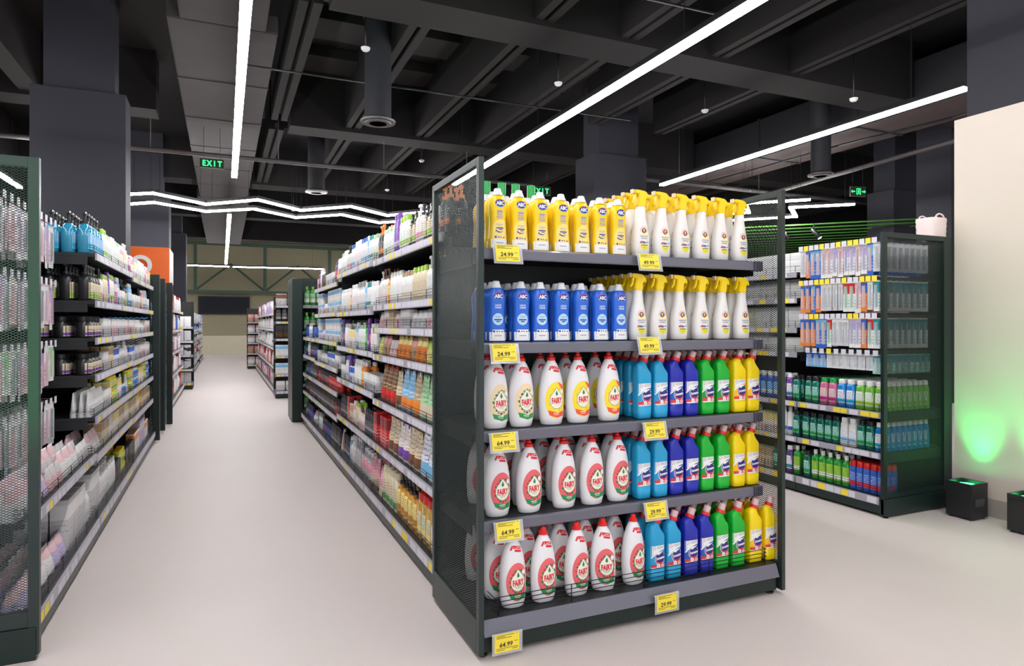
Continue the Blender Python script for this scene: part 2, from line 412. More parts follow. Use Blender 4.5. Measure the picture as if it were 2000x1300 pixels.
lamp([(-2.4, 14.1), (-1.51, 13.5), (-1.14, 13.17), (-.31, 13.84), (.52, 13.17), (1.34, 13.91), (2.13, 13.16), (3.03, 13.91), (3.89, 13.01)], 'zigzag linear lamp, lower of the pair beyond the aisle lamp', .06)
lamp([(-1.23, 26.8), (.18, 26.9)], 'short far crosswise lamp left of the aisle end', .1)
lamp([(.32, 26.9), (3.55, 26.5)], 'long far crosswise lamp right of the aisle end', .1)
lamp([(9.28, 8.32), (8.52, 9.02), (9.3, 9.75), (8.7, 10.4)], 'zigzag lamp seen through the end display right mesh', .07)
lamp([(10.37, 8.32), (9.6, 9.0), (10.51, 9.73), (9.47, 10.84)], 'zigzag lamp right of the end display right post', .07)
lamp([(6.0, 21), (6.0, 33)], 'unseen linear lamp beyond the centre shelving, added to brighten the end wall', .1)  # added out of sight to brighten the olive end wall
lamp([(-4.6, 20), (-4.6, 33)], 'unseen linear lamp beyond the left column, added to brighten the end wall', .1)  # second hidden strip, also added to light the end wall
# exit signs
M_sign = mat('sign_face', (.004, .02, .008), .3)
M_sgreen = mat('sign_green', (.02, .6, .12), .4, 0, 0, emit=(.03, 1, .2), es=1.6)
def exit_sign(loc, rz, label, figure=False, wd=.33, ht=.14):
    r = empty('exit_sign', loc, rz); tag(r, label, 'exit sign')
    r2 = r; off = Vector(loc)
    def O(n, bmm, mm):
        me = bpy.data.meshes.new(n); bmm.to_mesh(me); bmm.free(); me.materials.append(mm); o = bpy.data.objects.new(n, me); COL.objects.link(o); o.parent = r; return o
    b = B(); bx(b, -wd/2, wd/2, 0, .03, -ht/2, ht/2, bev=.004); O('sign_frame', b, M_metal)
    b = B(); bx(b, -wd/2+.008, wd/2-.008, -.003, 0, -ht/2+.008, ht/2-.008); O('sign_face', b, M_sign)
    b = B()
    if not figure:
        for i, ch in enumerate('EXIT'): decal(b, FLAT, text(ch, .115, (-.105, -.035, .035, .105)[i], 0, .8, .03), 18, 0, 1)
    else:
        decal(b, FLAT, [rect(-.035, -.025, -.05, .05), rect(.03, .04, -.05, .05), rect(-.035, .04, .042, .05), ell(.005, .025, .011, .011, 12), rect(-.008, .014, -.015, .014),
                        [(-.006, -.015), (.002, -.015), (-.012, -.05), (-.02, -.05)], [(.006, -.015), (.014, -.015), (.024, -.045), (.016, -.045)]], 18, 0, 1)
        for s in (-1, 1): decal(b, FLAT, [[(s*.06, -.008), (s*.1, -.008), (s*.1, .008), (s*.06, .008)], [(s*.1, -.025), (s*.13, 0), (s*.1, .025)]], 18, 0, 1)
    O('sign_symbol' if figure else 'sign_letters', b, M_sgreen)
    b = B(); bar(b, (-wd/3, .015, ht/2), (-wd/3, .015, .53), .003); bar(b, (wd/3, .015, ht/2), (wd/3, .015, .53), .003); O('hanging_rod', b, M_black)
exit_sign((-.16, 10.6, 3.66), 0, 'green lettered exit sign under the aisle air duct')
exit_sign((9.23, 7.3, 3.4), R(-14), 'green exit sign with running figure, on the right', True, .27, .16)
exit_sign((4.54, 9.2, 3.38), R(-10), 'green lettered exit sign half hidden behind the yellow bottles')
# end wall: steel truss, dark panels
M_truss = mat('truss_green', (.07, .14, .1), .5)
r = empty('roof_truss', (0, 33.4, 3.2)); tag(r, 'green steel truss crossing in front of the olive end wall', 'truss')
b = B(); bx(b, -4, 12, 33.3, 33.42, 2.72, 2.86); obj('bottom_chord', b, M_truss, r)
b = B(); bx(b, -4, 12, 33.3, 33.42, 4.95, 5.1); obj('top_chord', b, M_truss, r)
for x in (-3, -1.2, 1.8, 4.8, 7.8, 10.8):
    b = B(); bx(b, x-.07, x+.07, 33.3, 33.42, 2.86, 4.95); obj('strut', b, M_truss, r)
for x in (-1.2, 1.8, 4.8, 7.8):
    for s in (1, -1):
        b = B(); bar(b, (x+(.07 if s > 0 else 2.93), 33.36, 2.9), (x+1.5, 33.36, 4.1), .045, seg=6); obj('strut', b, M_truss, r)
for x0, x1, lb in ((-1.1, 1.15, 'dark rectangular screen on the olive end wall, left one'), (2.3, 4.3, 'dark rectangular screen on the olive end wall, right one')):
    r = empty('wall_screen', (x0, 33.9, 2.0)); tag(r, lb, 'screen')
    b = B(); bx(b, x0, x1, 33.86, 33.99, 1.75, 2.6, bev=.01); obj('screen_housing', b, M_black, r)
    b = B(); bx(b, x0+.04, x1-.04, 33.85, 33.86, 1.79, 2.56); obj('screen_panel', b, mat('screen_navy', (.012, .016, .03), .7), r)
# green slatted ceiling, track and spots on the right
M_slat = mat('slat_green_wash', (.06, .26, .02), .5, 0, .1)  # green wash of light put into the slats' own colour
n0 = Vector((1, 1, 0)).normalized(); t0 = Vector((1, -1, 0)).normalized()
for k in range(15):
    c = Vector((10.9, 9.4, 3.3))+n0*(.52*k+.1)+t0*(1.2*((k*5) % 3)-.9)
    b = B(); beam(b, c-t0*3.6, c+t0*4.5, .05, .024)
    zmin = tuple(c)
    tag(obj('ceiling_slat', b, M_slat, origin=zmin), '%s green ceiling slat counted from the zigzag lamps' % od(k), 'ceiling slat', 'green ceiling slats')
r = empty('lighting_track', (9.6, 9.4, 3.35)); tag(r, 'thin black lighting track below the green slatted ceiling', 'track')
b = B(); beam(b, (9.9, 10.6, 3.3), (13.0, 7.5, 3.3), .03, .03); obj('track_rail', b, M_black, r)
for (x, y, lb) in ((10.35, 9.9, 'black track spotlight, darker left one of the pair'), (10.75, 9.5, 'black track spotlight with bright lens beside the darker one')):
    r = empty('track_spotlight', (x, y, 3.2)); tag(r, lb, 'spotlight')
    b = B(); bar(b, (x, y, 3.29), (x, y, 3.17), .012); obj('spot_stem', b, M_black, r)
    b = B(); bar(b, (x-.02, y+.02, 3.19), (x+.05, y-.1, 3.0), .045, seg=16); obj('spot_housing', b, M_black, r)
    b = B(); bar(b, (x+.05, y-.1, 3.0), (x+.052, y-.103, 2.995), .038, seg=16); obj('spot_lens', b, mat('spot_lens', (1, 1, 1), .3, 0, 0, emit=(1, .97, .9), es=6) if 'bright' in lb else M_black, r)

# ================================================================== PRODUCTS
def part(name, bm, m, root, smooth='auto'): return obj(name, fixn(bm), m, root, smooth)
def noN(name, bm, m, root): return obj(name, bm, m, root)       # decals keep their own winding
# --- white dish soap bottle
SF = [sec(0, .042, .028), sec(.004, .047, .032, 2.2), sec(.03, .053, .036, 2.3), sec(.08, .056, .038, 2.3), sec(.13, .0555, .0375, 2.3), sec(.165, .053, .036, 2.2), sec(.20, .0475, .033, 2.2), sec(.225, .041, .030, 2.1),
      sec(.245, .0335, .0265), sec(.262, .0245, .0215), sec(.270, .0185, .0185), sec(.274, .0175, .0175)]
def _tf(polys, f):
    if isinstance(polys, tuple): return ([f(p) for p in polys[0]], polys[1])
    return [[f(p) for p in q] for q in polys]
def dk2(b, S, polys, l, mi): decal(b, S, _tf(polys, lambda p: (.002+p[0]*1.08, .106+(p[1]-.098)*1.17)), l, mi)
def dk3(b, S, polys, l, mi): decal(b, S, _tf(polys, lambda p: (p[0]*1.05, p[1]+.028)), l, mi)
def dish_bottle(variant):
    outer, leaf, berry, band, disc = {'red': ((.80, .13, .15), (.03, .2, .08), (.65, .03, .04), (.01, .25, .08), (.86, .83, .72)),
        'vanilla': ((.86, .68, .42), (.3, .33, .2), (.1, .1, .08), (.03, .3, .07), (.86, .83, .72)),
        'lemon': ((.93, .72, .03), (.9, .6, .02), (.93, .75, .1), (.85, .1, .03), (.88, .86, .75))}[variant]
    def build(p):
        r = empty('dish_soap_bottle')
        b = B(); loft(b, SF, 36); part('body', b, mat('dish_white', (.80, .79, .81), .28, 0, .02), r, True)
        b = B(); lathe(b, [(.019, .2741), (.019, .286), (.0145, .289), (.012, .291), (.012, .298), (.008, .301), (.008, .305)], seg=20)
        part('cap', b, mat('cap_red', (.72, .015, .015), .3), r)
        ms = [mat('dl_%s_%d' % (variant, i), c, .3, 0, .03) for i, c in enumerate((outer, leaf, berry, band, disc))] + [mat('letter_red', (.68, .01, .03), .35, 0, 0), mat('drop_green', (.01, .22, .1), .35, 0, 0), mat('label_white', (.85, .85, .85), .35, 0, 0)]
        b = B()
        dk2(b, SF, [ell(.004, .098, .044, .066, 30, .040)], 0, 0)
        rr = random.Random(4)
        for i in range(16):
            a = 2*math.pi*i/16; q = rr.uniform(.95, 1.1)
            dk2(b, SF, [ell(.007+.033*math.cos(a)*q*.9, .100+.037*math.sin(a)*q, .006, .0045, 8, .041, rr.uniform(0, 3))], 1, 1 if i % 2 else 2)
        if variant == 'lemon':
            dk2(b, SF, [[(.012, .165), (.04, .150), (.041, .128), (.028, .14)]], 2, 3)
            dk2(b, SF, [ell(-.008, .058, .012, .01, 14)], 2, 0)
        if variant == 'vanilla': dk2(b, SF, [ell(.004, .044, .03, .012, 18)], 1, 7)
        dk2(b, SF, [[(-.03, .062), (.012, .052), (.04, .058), (.038, .040), (.01, .034), (-.024, .044)]], 3, 3)
        dk2(b, SF, [rect(-.008, .018, .049, .0515), rect(-.004, .016, .044, .0455)], 4, 7)
        dk2(b, SF, [ell(.006, .098, .030, .032, 28), [(-.014, .120), (.026, .120), (.006, .144)]], 5, 3 if variant != 'lemon' else 6)
        dk2(b, SF, [ell(.006, .098, .0285, .0305, 28), [(-.0125, .120), (.0245, .120), (.006, .142)]], 6, 4)
        dk2(b, SF, text('FAIRY', .0275, .006, .097, .64, .05, rot=.05), 7, 5)
        dk2(b, SF, [ell(.006, .121, .0055, .0065, 12), [(.001, .123), (.011, .123), (.006, .134)]], 7, 6)
        dk2(b, SF, [rect(-.008, .020, .0825, .0838), rect(-.004, .016, .078, .0792)], 7, 1)
        dk2(b, SF, [ell(.030, .130, .0075, .0085, 12)], 8, 7)
        # red ribbon near the neck
        dk3(b, SF, [[(-.022, .206), (-.014, .222), (-.006, .224), (-.01, .214), (-.016, .204)], [(-.009, .211), (.026, .206), (.025, .217), (-.006, .224)], [(-.004, .200), (.026, .194), (.026, .203), (-.002, .208)]], 0, 5)
        dk3(b, SF, [rect(-.003, .020, .2125, .2142)], 1, 7)
        noN('label', b, ms, r)
        return r
    return build
# --- tall toilet cleaner bottle with slanted shoulder
SD = [sec(0, .034, .026, 4), sec(.004, .037, .029, 4.5), sec(.05, .0388, .030, 5), sec(.0505, .0378, .029, 5), sec(.16, .0378, .029, 5), sec(.165, .0388, .030, 5), sec(.200, .0388, .030, 5, 0, 0),
      sec(.219, .0372, .029, 4, -.001, -.30), sec(.234, .0315, .026, 3, -.003, -.46), sec(.245, .0235, .0215, 2.3, -.001, -.46), sec(.252, .018, .018, 2, .003, -.44), sec(.257, .0165, .0165, 2, .005, -.42)]
def cleaner_bottle(colname, col, swoosh):
    def build(p):
        r = empty('toilet_cleaner_bottle')
        b = B(); loft(b, SD, 36); part('body', b, mat('tc_'+colname, col, .3, 0, .02), r, True)
        ax = Vector((.42, 0, 1)).normalized(); o = Vector((.006, 0, .2565))
        b = B(); bar(b, o, o+ax*.015, .0205, seg=20); part('collar', b, mat('cap_red', (.72, .015, .015), .3), r)
        b = B(); bar(b, o+ax*.0155, o+ax*.045, .0168, seg=20); part('cap', b, mat('cap_clear_pink', (.62, .44, .44), .2, 0, .05, coat=.5), r)
        ms = [mat('label_white', (.85, .85, .85), .35, 0, 0), mat('sw_'+colname, swoosh, .35, 0, 0), mat('logo_navy', (.02, .02, .22), .35, 0, 0), mat('logo_red', (.75, .04, .04), .35, 0, 0), mat('logo_pink', (.85, .45, .42), .35, 0, 0), mat('logo_grey', (.35, .36, .45), .4, 0, 0)]
        b = B(); X = .0362
        decal(b, SD, [rect(-X, X, .058, .160)], 0, 0)
        decal(b, SD, [[(-X, .064), (X, .064), (X, .142), (.012, .138), (-.014, .126), (-X, .108)]], 1, 1)
        decal(b, SD, [[(-X, .110), (-.014, .128), (.012, .140), (X, .1445), (X, .1425), (.012, .137), (-.014, .124), (-X, .104)]], 2, 0)
        decal(b, SD, [ell(.008, .103, .029, .029, 26, X, .3)], 3, 0)
        decal(b, SD, [ell(.008, .103, .0265, .0262, 24, X-.001, .3)], 4, 2)
        decal(b, SD, [ell(.008, .103, .0245, .024, 16, X-.002, .0, math.pi*1.12, math.pi*1.95)], 5, 3)
        decal(b, SD, [ell(.008, .106, .0225, .0215, 16, X-.002, .0, math.pi*1.1, math.pi*1.93)], 6, 2)
        decal(b, SD, [[(-.012, .122), (.004, .131), (.026, .135), (.016, .127), (.002, .118)]], 6, 0)
        decal(b, SD, [[(.001, .120), (.02, .130), (.030, .131), (.022, .122), (.012, .117)]], 7, 2)
        decal(b, SD, text('Domestos', .0165, .0085, .1055, .68, .045, .15, .14), 8, 0)
        decal(b, SD, [rect(-X, X, .0645, .0775)], 7, 3)
        decal(b, SD, [ell(-.002, .071, .0098, .0098, 16)], 8, 0)
        decal(b, SD, [rect(.012, .032, .0665, .0755)], 8, 4)
        decal(b, SD, [rect(-.008, .004, .073, .0742), rect(-.007, .003, .070, .0712), rect(-.006, .002, .067, .0682)], 9, 5)
        decal(b, SD, [ell(-.022, .150, .0088, .0088, 14)], 1, 5); decal(b, SD, [ell(-.022, .150, .0068, .0068, 14)], 2, 0); decal(b, SD, [rect(-.026, -.018, .1492, .151), rect(-.023, -.021, .146, .154)], 3, 5)
        decal(b, SD, [rect(-.009, .030, .154, .1565), rect(-.009, .028, .1495, .1518), rect(-.009, .024, .1455, .1474)], 1, 5)
        decal(b, SD, [rect(.010, .032, .0595, .0607), rect(.014, .032, .0575, .0585)], 2, 5)
        noN('label', b, ms, r)
        return r
    return build
# --- waisted liquid cream bottle
SA = [sec(0, .036, .022, 3), sec(.004, .039, .025, 3), sec(.05, .0375, .025, 3), sec(.095, .0345, .0235, 3), sec(.125, .034, .023, 2.8), sec(.155, .0365, .025, 2.6), sec(.185, .0385, .026, 2.5), sec(.20, .036, .0255, 2.4), sec(.213, .029, .022, 2.2), sec(.223, .0235, .019, 2)]
def cream_bottle(yellow):
    def build(p):
        r = empty('cream_cleaner_bottle'); nm = 'yel' if yellow else 'blu'
        b = B(); loft(b, SA, 36)
        cl = fixn(b)
        part('body', b, mat('abc_body_'+nm, (.94, .63, .008) if yellow else (.02, .14, .66), .28, 0, .02), r, True)
        b = B(); lathe(b, [(.0245, .2225), (.0205, .231), (.0155, .244), (.015, .249), (.0105, .252)], seg=10)
        part('cap', b, mat('abc_cap', (.72, .74, .78), .3), r)
        ms = [mat('label_white', (.85, .85, .85), .35, 0, 0), mat('abc_blue', (.01, .03, .32), .35, 0, 0), mat('logo_red', (.75, .04, .04), .35, 0, 0), mat('abc_pale', (.92, .70, .20), .35, 0, 0) if yellow else mat('abc_sky', (.45, .68, .88), .35, 0, 0), mat('logo_grey2', (.32, .32, .45), .4, 0, 0), mat('abc_cyan', (.05, .4, .75), .35, 0, 0)]
        b = B()
        X = .0355
        decal(b, SA, [rect(-X, X, .004, .040)], 0, 0)
        if yellow:
            decal(b, SA, [[(-.030, .0405), (.033, .0405), (.0325, .10), (.022, .118), (.0, .122), (-.02, .112), (-.029, .09)]], 0, 3)
        decal(b, SA, [ell(.002, .188, .0225, .0165, 26)], 1, 5)
        decal(b, SA, [ell(.002, .188, .0225, .0165, 14, None, 0, .3, 3.3)], 2, 2)
        decal(b, SA, [ell(.002, .188, .0203, .0146, 26)], 3, 1)
        decal(b, SA, text('ABC', .0205, .002, .188, .85, .04), 4, 0)
        if yellow:
            decal(b, SA, [rect(-.012, .013, .140, .158), rect(-.015, .016, .128, .131), rect(-.013, .014, .133, .136), rect(-.009, .010, .1225, .1250)], 1, 4)
            decal(b, SA, text('CREAM', .008, .0005, .146, .9, .02), 2, 3)
            decal(b, SA, [rect(-.016, .016, .099, .1015), rect(-.01, .011, .093, .095)], 1, 4); decal(b, SA, [rect(-.015, .017, .083, .088), rect(-.004, .012, .0775, .081)], 1, 1)
            decal(b, SA, [[(-.017, .080), (-.010, .073), (.004, .0695), (.018, .076), (.006, .0665), (-.008, .0665), (-.015, .072), (-.018, .068)]], 2, 1)
        else:
            decal(b, SA, text('LIQUID', .0095, 0, .151, .9, .02), 1, 0); decal(b, SA, text('CREAM', .0095, 0, .141, .9, .02), 1, 0)
            decal(b, SA, [ell(.0, .093, .0235, .0245, 24)], 1, 3)
            decal(b, SA, [rect(-.015, .015, .104, .1065), rect(-.009, .009, .0985, .1005)], 2, 4); decal(b, SA, [rect(-.017, .017, .088, .0935), rect(-.008, .008, .081, .0855)], 2, 1)
            decal(b, SA, [rect(-.024, .026, .0405, .050)], 1, 0)
        zz = .048 if yellow else .043
        decal(b, SA, [rect(-.022, -.014, zz-.004, zz+.004), ell(-.005, zz, .003, .003, 8), [(.003, zz+.004), (.008, zz-.001), (.011, zz-.003), (.007, zz-.003), (.002, zz)], ell(.018, zz-.001, .004, .0025, 8)], 2, 1)
        decal(b, SA, [rect(-.016, .016, .023, .0265)], 2, 4)
        noN('label', b, ms, r)
        return r
    return build
# --- trigger spray
SS = [sec(0, .037, .026, 2.4), sec(.004, .041, .029, 2.5), sec(.04, .0435, .031, 2.5), sec(.09, .0425, .030, 2.5), sec(.125, .037, .028, 2.4), (.165, .029, .025, 2.2, .001, 0), (.20, .0235, .022, 2.1, .0015, 0), (.228, .0215, .021, 2, .002, 0)]
def spray_bottle(p):
    r = empty('trigger_spray_bottle')
    b = B(); loft(b, SS, 36); part('body', b, mat('spray_white', (.82, .80, .78), .32, 0, .02), r, True)
    Yh = mat('spray_yellow', (.95, .68, .006), .3, 0, .03)
    b = B()
    prof = [(-.020, .2281), (.022, .2281), (.023, .262), (.030, .270), (.041, .262), (.044, .266), (.036, .287), (.022, .300), (-.012, .304), (-.036, .304), (-.036, .288), (-.014, .284), (-.016, .262), (-.021, .250)]
    prism(b, prof, 'y', -.0165, .0165)
    bmesh.ops.recalc_face_normals(b, faces=b.faces)
    bmesh.ops.bevel(b, geom=[e for e in b.edges], offset=.003, segments=2, affect='EDGES')
    part('spray_head', b, Yh, r)
    b = B(); prism(b, [(-.019, .286), (-.029, .287), (-.034, .262), (-.044, .244), (-.040, .240), (-.028, .252)], 'y', -.008, .008)
    bmesh.ops.recalc_face_normals(b, faces=b.faces); bmesh.ops.bevel(b, geom=[e for e in b.edges], offset=.0015, segments=1, affect='EDGES'); part('trigger', b, Yh, r)
    b = B(); bx(b, -.047, -.0365, -.010, .010, .286, .306, bev=.003); part('nozzle', b, mat('nozzle_pale', (.8, .62, .42), .35), r)
    ms = [mat('label_white', (.85, .85, .85), .35, 0, 0), mat('em_red', (.75, .05, .1), .35, 0, 0), mat('em_navy', (.03, .02, .14), .35, 0, 0), mat('em_orange', (.85, .2, .03), .35, 0, 0), mat('em_ink', (.16, .18, .45), .4, 0, 0), mat('em_lemon', (.85, .75, .03), .35, 0, 0), mat('em_dark', (.1, .1, .12), .4, 0, 0), mat('em_sky', (.3, .5, .85), .4, 0, 0), mat('em_pale', (.9, .86, .45), .4, 0, 0)]
    b = B()
    decal(b, SS, [ell(.010, .100, .026, .026, 20, .036)], 0, 8)
    decal(b, SS, [ell(.003, .116, .0165, .0165, 20)], 1, 0)
    for i in range(11):
        a = math.pi*(-.05+1.1*i/10); decal(b, SS, [ell(.003+.0178*math.cos(a), .116+.0178*math.sin(a), .0018, .0026, 6, None, a)], 2, 1)
    decal(b, SS, [ell(.003, .116, .0125, .0125, 20)], 2, 2)
    decal(b, SS, [ell(.001, .117, .006, .0085, 12), ell(.006, .108, .004, .004, 8)], 3, 3); decal(b, SS, [ell(.004, .119, .004, .005, 10)], 4, 5)
    decal(b, SS, [rect(-.020, .026, .0875, .094), rect(-.016, .024, .078, .084)], 1, 0)
    decal(b, SS, text('SGRASSATORE', .0075, .003, .0905, .85, .04), 2, 4); decal(b, SS, text('UNIVERSALE', .0075, .003, .0810, .85, .04), 2, 4)
    decal(b, SS, [ell(.004, .062, .020, .0085, 18)], 1, 0)
    decal(b, SS, [ell(-.012, .063, .005, .006, 10)], 2, 1); decal(b, SS, [ell(-.017, .061, .004, .003, 8), [(-.006, .068), (.016, .063), (.014, .060), (-.008, .058)], rect(-.006, .010, .0552, .057)], 2, 6)
    decal(b, SS, [ell(.022, .063, .007, .006, 10)], 3, 7)
    decal(b, SS, [ell(.004, .053, .022, .026, 16, None, 0, math.pi, 2*math.pi)], 1, 5)
    decal(b, SS, [rect(-.013, .021, .0475, .051)], 2, 6); decal(b, SS, [rect(-.003, .012, .0375, .039)], 2, 4)
    noN('label', b, ms, r)
    return r

# --- generic shelf goods
def gen(kind, w, d, h, body, cap='white', lab=None, lz=(.14, .62)):
    """kind: pump, flip, round, jar, can, tube, box, pouch, bag, trig, pack"""
    def build(p):
        r = empty(p.name); a, e = w/2, d/2
        bmat = body if not isinstance(body, str) else plastic(body)
        cm = plastic(cap); S0 = None
        if kind in ('pump', 'flip', 'round', 'trig'):
            n = 2 if kind == 'round' else 2.8
            sh = .72 if kind in ('pump', 'trig') else .84
            nk = .26*min(a, e)+.004
            if kind == 'flip': S0 = [sec(0, a*.9, e*.9, n), sec(.02*h, a, e, n), sec(.45*h, a*.97, e, n), sec(.76*h, a*.86, e*.9, n), sec(.84*h, a*.62, e*.72, n)]
            elif kind == 'round': S0 = [sec(0, a*.93, e*.93, n), sec(.02*h, a, e, n), sec(.70*h, a, e, n), sec(.77*h, a*.8, e*.8, n), sec(.82*h, a*.42, e*.42, 2), sec(.84*h, a*.4, e*.4, 2)]
            else: S0 = [sec(0, a*.9, e*.9, n), sec(.02*h, a, e, n), sec(.55*h, a, e, n), sec(.64*h, a*.85, e*.85, n), sec(.70*h, nk*1.5, nk*1.5, 2), sec(.72*h, nk*1.3, nk*1.3, 2)]
            b = B(); loft(b, S0, 16); part('body', b, bmat, r, True)
            b = B()
            if kind == 'flip': loft(b, [sec(.8405*h, a*.68, e*.78, n), sec(.98*h, a*.62, e*.7, n), sec(h, a*.5, e*.55, n)], 16); part('cap', b, cm, r)
            elif kind == 'round': lathe(b, [(a*.46, .8405*h), (a*.46, h)], seg=12); part('cap', b, cm, r)
            elif kind == 'pump':
                lathe(b, [(nk*1.5, .7205*h), (nk*1.5, .79*h), (nk*.6, .80*h), (nk*.6, .92*h), (nk*.9, .925*h), (nk*.9, .98*h)], seg=10)
                bx(b, -a*.8, nk*.7, -nk*.6, nk*.6, .935*h, h, bev=.001); part('pump', b, cm, r)
            else:
                lathe(b, [(nk*1.6, .7205*h), (nk*1.6, .80*h)], seg=10); prism(b, [(-.5*a, .985*h), (-1.1*a, .97*h), (-1.1*a, .9*h), (-.4*a, .88*h), (-.3*a, .8*h), (.35*a, .8*h), (.5*a, .9*h), (1.0*a, .9*h), (.9*a, .98*h), (.3*a, h)], 'y', -nk, nk)
                part('spray_head', b, cm, r)
        elif kind == 'jar':
            S0 = [sec(0, a*.93, e*.93, 2), sec(.03*h, a, e, 2), sec(.66*h, a, e, 2), sec(.76*h, a*.72, e*.72, 2), sec(.78*h, a*.7, e*.7, 2)]
            b = B(); loft(b, S0, 18); part('body', b, bmat, r, True)
            b = B(); lathe(b, [(a*.8, .781*h), (a*.8, .98*h), (a*.74, h)], seg=16); part('lid', b, cm, r)
        elif kind == 'can':
            S0 = [sec(0, a*.95, e*.95, 2), sec(.02*h, a, e, 2), sec(.78*h, a, e, 2), sec(.80*h, a*.85, e*.85, 2)]
            b = B(); loft(b, S0, 14); part('body', b, bmat, r, True)
            b = B(); lathe(b, [(a*.9, .801*h), (a*.9, .96*h), (a*.7, h)], seg=14); part('cap', b, cm, r)
        elif kind == 'tube':
            S0 = [sec(.18*h, a*.85, e*.95, 2), sec(.5*h, a*.95, e*.7, 2), sec(.97*h, a, e*.12, 2), sec(h, a, e*.1, 2)]
            b = B(); loft(b, S0, 16); part('body', b, bmat, r, True)
            b = B(); lathe(b, [(a*.8, 0), (a*.85, .179*h)], seg=14); part('cap', b, cm, r)
        elif kind == 'box':
            b = B(); bx(b, -a, a, -e, e, 0, h, bev=.0012); part('carton', b, lab or bmat, r)
            b = B(); bx(b, -a*.92, a*.92, -e*.8, e*.8, h, h+.0008); part('flap', b, plastic(cap), r)
        elif kind in ('pouch', 'bag'):
            S0 = [sec(0, a*.9, e, 2.5), sec(.1*h, a*.98, e, 2.3), sec(.5*h, a, e*.75, 2), sec(.85*h, a*.95, e*.25, 2), sec(.9*h, a*.95, e*.06, 2), sec(h, a*.95, e*.05, 2)]
            b = B(); loft(b, S0, 18)
            for v in b.verts: v.co.x += .02*a*math.sin(v.co.z*180); v.co.y += .05*e*math.sin(v.co.x*300+v.co.z*120)
            part('pouch_body', b, lab or bmat, r, True)
            if kind == 'pouch':
                b = B(); bar(b, (a*.45, 0, .93*h), (a*.6, 0, 1.03*h), .009, seg=10); part('spout_cap', b, cm, r)
        elif kind == 'pack':     # hanging card with a brush in a blister
            b = B(); bx(b, -a, a, -.0012, .0012, 0, h, bev=0); part('card', b, lab or bmat, r)
            b = B(); bx(b, -a*.55, a*.55, -.012, -.0015, .12*h, .86*h, bev=.004); part('blister', b, M_blister, r)
            b = B(); bar(b, (0, -.006, .16*h), (0, -.006, .7*h), .0038, seg=6); bx(b, -.005, .005, -.0105, -.004, .7*h, .83*h); part('brush', b, cm, r)
            return r
        if lab is not None and kind in ('pump', 'flip', 'round', 'trig', 'jar', 'can', 'tube') and S0:
            hh = (S0[-1][0])
            b = B(); z0, z1 = lz[0]*h, lz[1]*h
            X = a*(.9 if kind not in ('can', 'jar', 'round') else .93)
            decal(b, S0, [rect(-X, X, z0, z1)], 1, 0, step=max(.007, w/9)); noN('label', b, lab, r)
        return r
    return build
M_blister = mat('blister_plastic', (.8, .85, .9), .1, 0, 0, alpha=.3)
PR = {}
def P(key, name, desc, cat, kind, w, d, h, body, cap='white', lab=None, lz=(.14, .62)):
    PR[key] = Proto(name, desc, cat, w, d, h, gen(kind, w, d, h, body, cap, lab, lz))
# key, object name, description
P('wp', 'pump_bottle', 'white pump bottle', 'bottle', 'pump', .075, .05, .23, 'white', 'white', pr('white', 'grey', 'lgrey'))
P('wpb', 'pump_bottle', 'white bottle with brown pump', 'bottle', 'pump', .075, .055, .24, 'white', 'brown', pr('white', 'tan', 'lpink'))
P('wpk', 'pump_bottle', 'pale bottle with black pump', 'bottle', 'pump', .07, .05, .22, 'lgrey', 'black', pr('white', 'black', 'pink'))
P('opk', 'pump_bottle', 'dark bottle with orange pump', 'bottle', 'pump', .07, .05, .24, 'dark', 'orange', pr('black', 'white', 'orange'))
P('kpk', 'pump_bottle', 'black bottle with black pump', 'bottle', 'pump', .07, .05, .2, 'black', 'black', pr('cream', 'black', 'lime'))
P('wblue', 'shampoo_bottle', 'white bottle with blue cap', 'bottle', 'flip', .075, .045, .21, 'white', 'blue', pr('white', 'blue', 'lblue'))
P('wred', 'shampoo_bottle', 'white bottle with red lettering', 'bottle', 'flip', .075, .045, .22, 'white', 'white', pr('white', 'red', 'white'))
P('wplain', 'shampoo_bottle', 'plain white bottle', 'bottle', 'flip', .07, .045, .2, 'white', 'white', pr('white', 'lgrey', 'white'))
P('wgrn', 'lotion_bottle', 'white bottle with pale green cap', 'bottle', 'flip', .07, .045, .19, 'white', 'lgreen', pr('white', 'green', 'lgreen'))
P('wlime', 'lotion_bottle', 'white bottle with lime cap', 'bottle', 'flip', .07, .045, .21, 'white', 'lime', pr('white', 'green', 'lime'))
P('wteal', 'shampoo_bottle', 'white bottle with teal cap', 'bottle', 'flip', .07, .045, .2, 'white', 'teal', pr('white', 'teal', 'teal'))
P('wgold', 'lotion_bottle', 'white bottle with gold cap', 'bottle', 'flip', .06, .04, .18, 'white', 'tan', pr('white', 'tan', 'cream'))
P('cgrn', 'lotion_bottle', 'cream bottle with green cap', 'bottle', 'flip', .065, .04, .19, 'cream', 'lime', pr('cream', 'brown', 'cream'))
P('purp', 'shower_gel_bottle', 'tall purple bottle', 'bottle', 'flip', .06, .045, .25, 'purple', 'purple', pr('purple', 'lilac', 'lilac'))
P('bluef', 'shower_gel_bottle', 'blue bottle with white label', 'bottle', 'flip', .065, .045, .21, 'lblue', 'white', pr('white', 'blue', 'lblue'))
P('greenf', 'shower_gel_bottle', 'dark green bottle', 'bottle', 'flip', .07, .045, .2, 'green', 'dark', pr('lgreen', 'dark', 'green'))
P('navyf', 'shower_gel_bottle', 'navy bottle with red label', 'bottle', 'flip', .065, .045, .2, 'navy', 'dark', pr('red', 'white', 'navy'))
P('darkf', 'shower_gel_bottle', 'black bottle with grey label', 'bottle', 'flip', .065, .045, .19, 'dark', 'black', pr('dark', 'lgrey', 'grey'))
